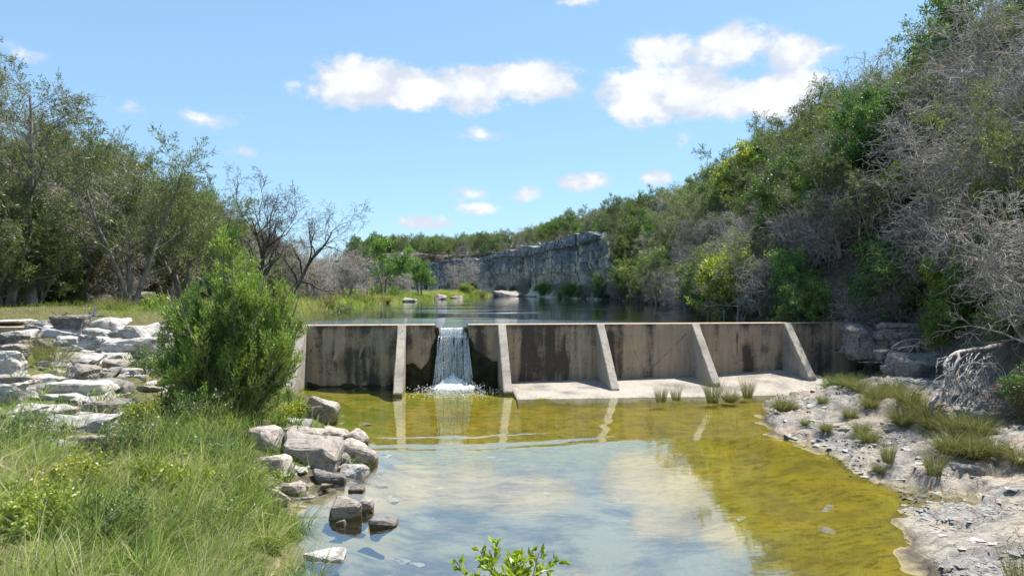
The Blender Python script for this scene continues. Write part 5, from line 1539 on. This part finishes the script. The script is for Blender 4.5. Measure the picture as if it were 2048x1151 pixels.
me = blade_mesh('meadow_grass', np.stack([x, y, z - .03], -1), Hh, .010 * np.clip(y / 34, .7, 3.2) * rg.uniform(.6, 1.3, N), rg.uniform(.02, .5, N), rg.uniform(.1, 1.2, N), rg.uniform(0, 6.28, N), tn, 2)
tag(link('meadow_grass', me, m_mead), 'bright grass of the meadow along the lake', kind='stuff')
# bunch grasses of the right bank, each its own plant
def tussock(seed, n, h, spread, stiff):
    r2 = np.random.default_rng(seed)
    a = r2.uniform(0, 6.28, n); rr = np.sqrt(r2.random(n)) * spread
    B0 = np.stack([rr * np.cos(a), rr * np.sin(a), np.full(n, -.02)], -1)
    return blade_mesh('tussock', B0, h * r2.uniform(.55, 1.15, n), np.full(n, .0034), r2.uniform(.0, .75, n) * stiff, r2.uniform(.2, 1.25, n) * stiff, a + r2.normal(size=n) * .5, np.clip(r2.normal(.42, .24, n), 0, 1), 3)
TUS = [tussock(70 + i, 800, .66, .15, 1.25) for i in range(4)] + [tussock(80, 300, .95, .16, .45), tussock(81, 260, .8, .2, .35)]
for me in TUS: me.materials.append(m_tuss)
def tuft(px, py, sc, k, label, name='grass_clump', squash=1.0):
    X, Y, Z = hit(px, py)
    o = link(name, TUS[k]); o.location = (X, Y, Z); o.rotation_euler = (0, 0, rnd.uniform(0, 6.28)); o.scale = (sc * .9, sc * .9, sc * .85 * squash)
    return tag(o, label, 'grass', 'bunch grasses of the right bank')
TL = [(1322, 803, .95, 5, 'sparse upright reeds at the apron\'s water edge, leftmost clump'), (1352, 800, .8, 5, 'thin reeds on the apron right of the leftmost clump'),
      (1425, 805, 1.25, 4, 'tall bushy grass clump in front of the fifth buttress'), (1460, 803, 1.1, 0, 'wide grass clump at the apron corner'), (1495, 795, 1.05, 4, 'dark upright grass clump right of the apron corner clumps'),
      (1566, 822, 1.15, 1, 'lone grass clump on pale rock left of the bank\'s others'), (1588, 820, .5, 2, 'tiny dry tuft beside the lone grass clump'), (1640, 745, .6, 2, 'small tuft under the last buttress\'s foot'),
      (1668, 768, 1.0, 0, 'grass clump nearest the last buttress'), (1690, 772, .95, 1, 'grass clump second from the last buttress'), (1715, 782, 1.1, 2, 'yellowish clump below the dam-end boulder'),
      (1752, 800, 1.2, 3, 'leafy clump in mid bank below the square block'), (1742, 815, .9, 0, 'bright green clump in the middle of the bank'), (1782, 790, 1.3, 1, 'large clump before the grey ledge'),
      (1815, 810, 1.35, 2, 'large clump left of the root tangle'), (1845, 832, 1.35, 3, 'bulky clump at the root tangle\'s left foot'), (1805, 850, 1.2, 0, 'soft green clump downhill from the bulky one'), (1865, 862, 1.25, 1, 'clump below the root tangle'),
      (1915, 868, 1.3, 2, 'spreading clump just under the root tangle'), (1955, 872, 1.25, 3, 'rightmost clump under the root tangle'), (1900, 905, 1.2, 0, 'hanging clump at the bank\'s lip'), (1945, 918, 1.25, 1, 'full clump beside the dark stepped ledge'), (1985, 915, 1.0, 2, 'drooping clump against the dark stepped ledge'),
      (1722, 868, .8, 3, 'small clump in the pale rock\'s middle'), (1738, 885, .85, 0, 'small clump below the one in the rock\'s middle'), (1652, 868, .6, 1, 'small tuft near the algae edge'), (1645, 806, .6, 2, 'dry tuft on the upper pale rock'), (1776, 925, .7, 4, 'upright tuft on the fractured ledge'), (1758, 945, .5, 0, 'lowest little tuft on the fractured ledge'),
      (1868, 952, .85, 4, 'dark stiff tuft alone on the lower bank'), (1700, 835, .7, 2, 'tuft halfway between dam and lower ledge'), (2040, 930, .9, 3, 'green tuft at the right picture edge'), (1610, 850, .45, 1, 'little tuft beside the pool\'s right bay'),
      (2050, 1190, .9, 5, 'long thin blades rising at the lower right corner')]
for a in TL: tuft(*a)
# round tussocks and low bushes of the meadow shore
for i, (px, Y, k, sc, lab) in enumerate(((612, 38, 0, 2.0, 'round tan tussock on the lake shore right of the cedar'), (640, 44, 2, 1.6, 'tussock behind the round tan one on the lake shore'), (565, 40, 1, 2.0, 'pale tussock seen just past the cedar'), (735, 66, 3, 2.2, 'pale tussock at the snag\'s foot'), (770, 72, 0, 2.4, 'tan tussock right of the snag'), (655, 50, 1, 2.2, 'pale tussock between the shore and the dead trees'), (235, 31, 0, 1.9, 'tan dry tussock behind the low wall'), (215, 32, 2, 1.6, 'dry bent tussock left of the tan one behind the wall'), (960, 128, 1, 4, 'tall tussock at the tip of the meadow'), (115, 20.5, 1, 1.5, 'brown bush of grass among the slabs'), (85, 21, 4, 1.2, 'upright grass among the slabs by the layered block'))):
    x = at(px, Y); o = link('grass_clump', TUS[k]); o.location = (x, Y, gz(x, Y)); o.scale = (sc, sc, sc * .8)
    tag(o, lab, 'grass', 'tussocks of the meadow')
for (px, Y, k, sc, lab) in ((684, 46, 'lowshrub', 1.1, 'small bright green bush on the lake shore among tussocks'), (308, 33, 'lowyellow', .8, 'tiny yellow-green bush behind the low wall'), (790, 84, 'lowshrub', 1.5, 'round grey-green bush under the meadow oaks'), (755, 88, 'lowshrub', 1.6, 'green bush below the leaning oak'),
                            (318, 20.2, 'lowshrub', .75, 'leafy weed at the cedar\'s left foot'), (345, 19.0, 'lowyellow', .5, 'pale weed below the largest slab'), (585, 17.2, 'lowyellow', .55, 'bright weed under the cedar\'s right side'), (1665, 25.9, 'lowshrub', .5, 'dark bush beneath the dam-end boulder'), (1702, 25.2, 'lowshrub', .62, 'bright upright sapling below the dam-end boulder'),
                            (1905, 24.0, 'greenshrub', .62, 'green shrub over the root tangle'), (2035, 19.5, 'greenshrub', .5, 'green shrub in dead brush at the right edge'), (1880, 24.5, 'lowyellow', 1.0, 'yellowish bush above the brown ledge wall'), (540, 9.9, 'lowyellow', .28, 'small yellow-green weed by the marshy grass')):
    x = at(px, Y); put(k, x, Y, sc, label=lab, name='bush', cat='bush', group='small bushes')
# weeds and dry clumps standing in the bank grass
WEED = [(60, 905, 'lowshrub', .42, 'upright leafy weed among slabs at the left edge'), (150, 985, 'lowyellow', .38, 'yellow-green weed in the lower left grass'), (330, 1000, 'lowyellow', .42, 'yellow-green weed in mid bank grass'), (420, 930, 'lowshrub', .36, 'green weed below the cedar'), (270, 905, 'lowshrub', .4, 'green weed near the pinkish flat stone'), (500, 985, 'lowyellow', .34, 'bright weed beside the shore boulders'), (230, 1080, 'lowshrub', .36, 'dark weed in the lower bank grass'), (60, 1060, 'lowyellow', .36, 'pale weed at the lower left edge'), (420, 1075, 'lowshrub', .34, 'weed in the marshy lower grass'), (290, 850, 'lowyellow', .36, 'weed right of the cracked grey slab'), (400, 850, 'lowshrub', .46, 'grey-green weed at the cedar\'s lower left')]
for (px, py, k, sc, lab) in WEED:
    X, Y, Z = hit(px, py)
    put(k, X, Y, sc * 1.55, label=lab, name='weed', cat='weed', group='weeds in the bank grass')
# ---- leafy sprig at the bottom edge
lv = [dict(k=7, t0=.35, L=.42, n=5, ang=.7, up=.05, wig=.1, rr=.6, shape=.3), dict(k=9, t0=.1, L=.05, n=3, ang=.9, wig=.1, rr=.6, rmin=.0015)]
proto('sprig', *build(91, .95, 6, .40, .008, lv, dict(k=5, len=.075, wid=.017, spread=.004, rand=.35, dirw=1.0, up=.05)), m_bark, L_yel, 'stems', 'foliage')
put('sprig', at(1012, 7.5), 7.5, 1.28, label='bright leafy sprig poking up at the picture\'s bottom edge', name='leafy_plant', cat='plant')

# ---- root tangle and fallen branches on the right bank
def limb_thing(name, label, cat, chains, mat, group=None, extra=None):
    root = empty(name, chains[0][0][0])
    tag(root, label, cat, group)
    o3 = Vector(chains[0][0][0])
    acc = {}
    for ptsl, r0, r1, nm in chains:
        p = np.array(ptsl, float); n = 14
        tt = np.linspace(0, len(p) - 1, n)
        q = np.stack([np.interp(tt, np.arange(len(p)), p[:, k]) for k in range(3)], -1)
        for _ in range(2): q[1:-1] = (q[:-2] + 2 * q[1:-1] + q[2:]) / 4
        q = q + .012 * rg.normal(size=q.shape)
        q = q - np.array(o3)
        acc.setdefault(nm, Acc()).add(*tubes(q[None], np.linspace(r0, r1, n)[None], 6))
    if extra: extra(acc, o3)
    for nm, a in acc.items(): link(nm, a.mesh(nm), mat, root)
    return root
def wp(px, py, Y): return (at(px, Y), Y, CAMZ - (py - 575.5) * Y / F)
YR = hit(1885, 826)[1]
_wp = wp
def wp(px, py, Y): return _wp(px, py, YR + (Y - 18.8) * .9)
ch = [([wp(2000, 690, 20.6), wp(1945, 700, 20.2), wp(1905, 705, 19.8), wp(1885, 735, 19.6), wp(1892, 752, 19.5)], .075, .035, 'trunk'),
      ([wp(1915, 706, 19.8), wp(1918, 722, 19.5), wp(1902, 750, 19.4), wp(1888, 780, 19.3), wp(1882, 800, 19.2)], .05, .025, 'root'),
      ([wp(1918, 735, 19.5), wp(1945, 724, 19.4), wp(1975, 728, 19.4), wp(1998, 725, 19.3)], .035, .018, 'root'),
      ([wp(1935, 740, 19.5), wp(1955, 752, 19.3), wp(1975, 770, 19.2), wp(1985, 788, 19.1)], .03, .015, 'root'),
      ([wp(1875, 790, 19.0), wp(1864, 805, 18.9), wp(1862, 828, 18.9)], .06, .05, 'root'),
      ([wp(1882, 772, 19.2), wp(1900, 800, 18.9), wp(1912, 825, 18.7)], .03, .014, 'root')]
r3 = np.random.default_rng(17)
for i in range(70):
    x0 = r3.uniform(1885, 1985); y0 = r3.uniform(705, 765); x1 = x0 + r3.normal() * 22; y1 = y0 + r3.uniform(25, 80)
    Yd = r3.uniform(19.0, 20.2)
    ch.append(([wp(x0, y0, Yd), wp((x0 + x1) / 2 + r3.normal() * 10, (y0 + y1) / 2 - 6, Yd - .2), wp(x1, min(y1, 828), Yd - .4)], r3.uniform(.008, .024), .006, 'root'))
limb_thing('root_tangle', 'bleached tangle of dead roots hanging over the right bank', 'roots', ch, m_dead)
wp = _wp
for i, (a_, lab) in enumerate((([(1782, 695), (1810, 678), (1850, 676), (1880, 690), (1890, 712)], 'thin grey branch arching above the brown ledge wall'), ([(1760, 733), (1800, 728), (1830, 735), (1862, 762)], 'pale bent stick lying over the square block'), ([(1795, 698), (1830, 690), (1875, 705)], 'short grey stick under the arching branch'), ([(1815, 712), (1828, 690), (1842, 682)], 'upright forked twig in front of the ledge wall'))):
    Yd = 24.0 - i * .25
    limb_thing('fallen_branch', lab, 'branch', [([wp(px, py, Yd) for px, py in a_], .022, .008, 'limb')] + [([wp(a_[j][0], a_[j][1], Yd), wp(a_[j][0] + r3.normal() * 22, a_[j][1] + r3.uniform(5, 30), Yd - .2)], .010, .004, 'twig') for j in range(1, len(a_)) for _ in range(2)], m_dead, 'fallen branches on the right bank')
limb_thing('fallen_branch', 'dark forked stick on the heap before the low wall', 'branch', [([wp(105, 624, 25.5), wp(122, 634, 25.4), wp(134, 626, 25.3)], .02, .02, 'limb'), ([wp(122, 634, 25.4), wp(108, 626, 25.6)], .012, .006, 'twig')], m_bare, 'fallen branches on the left bank')
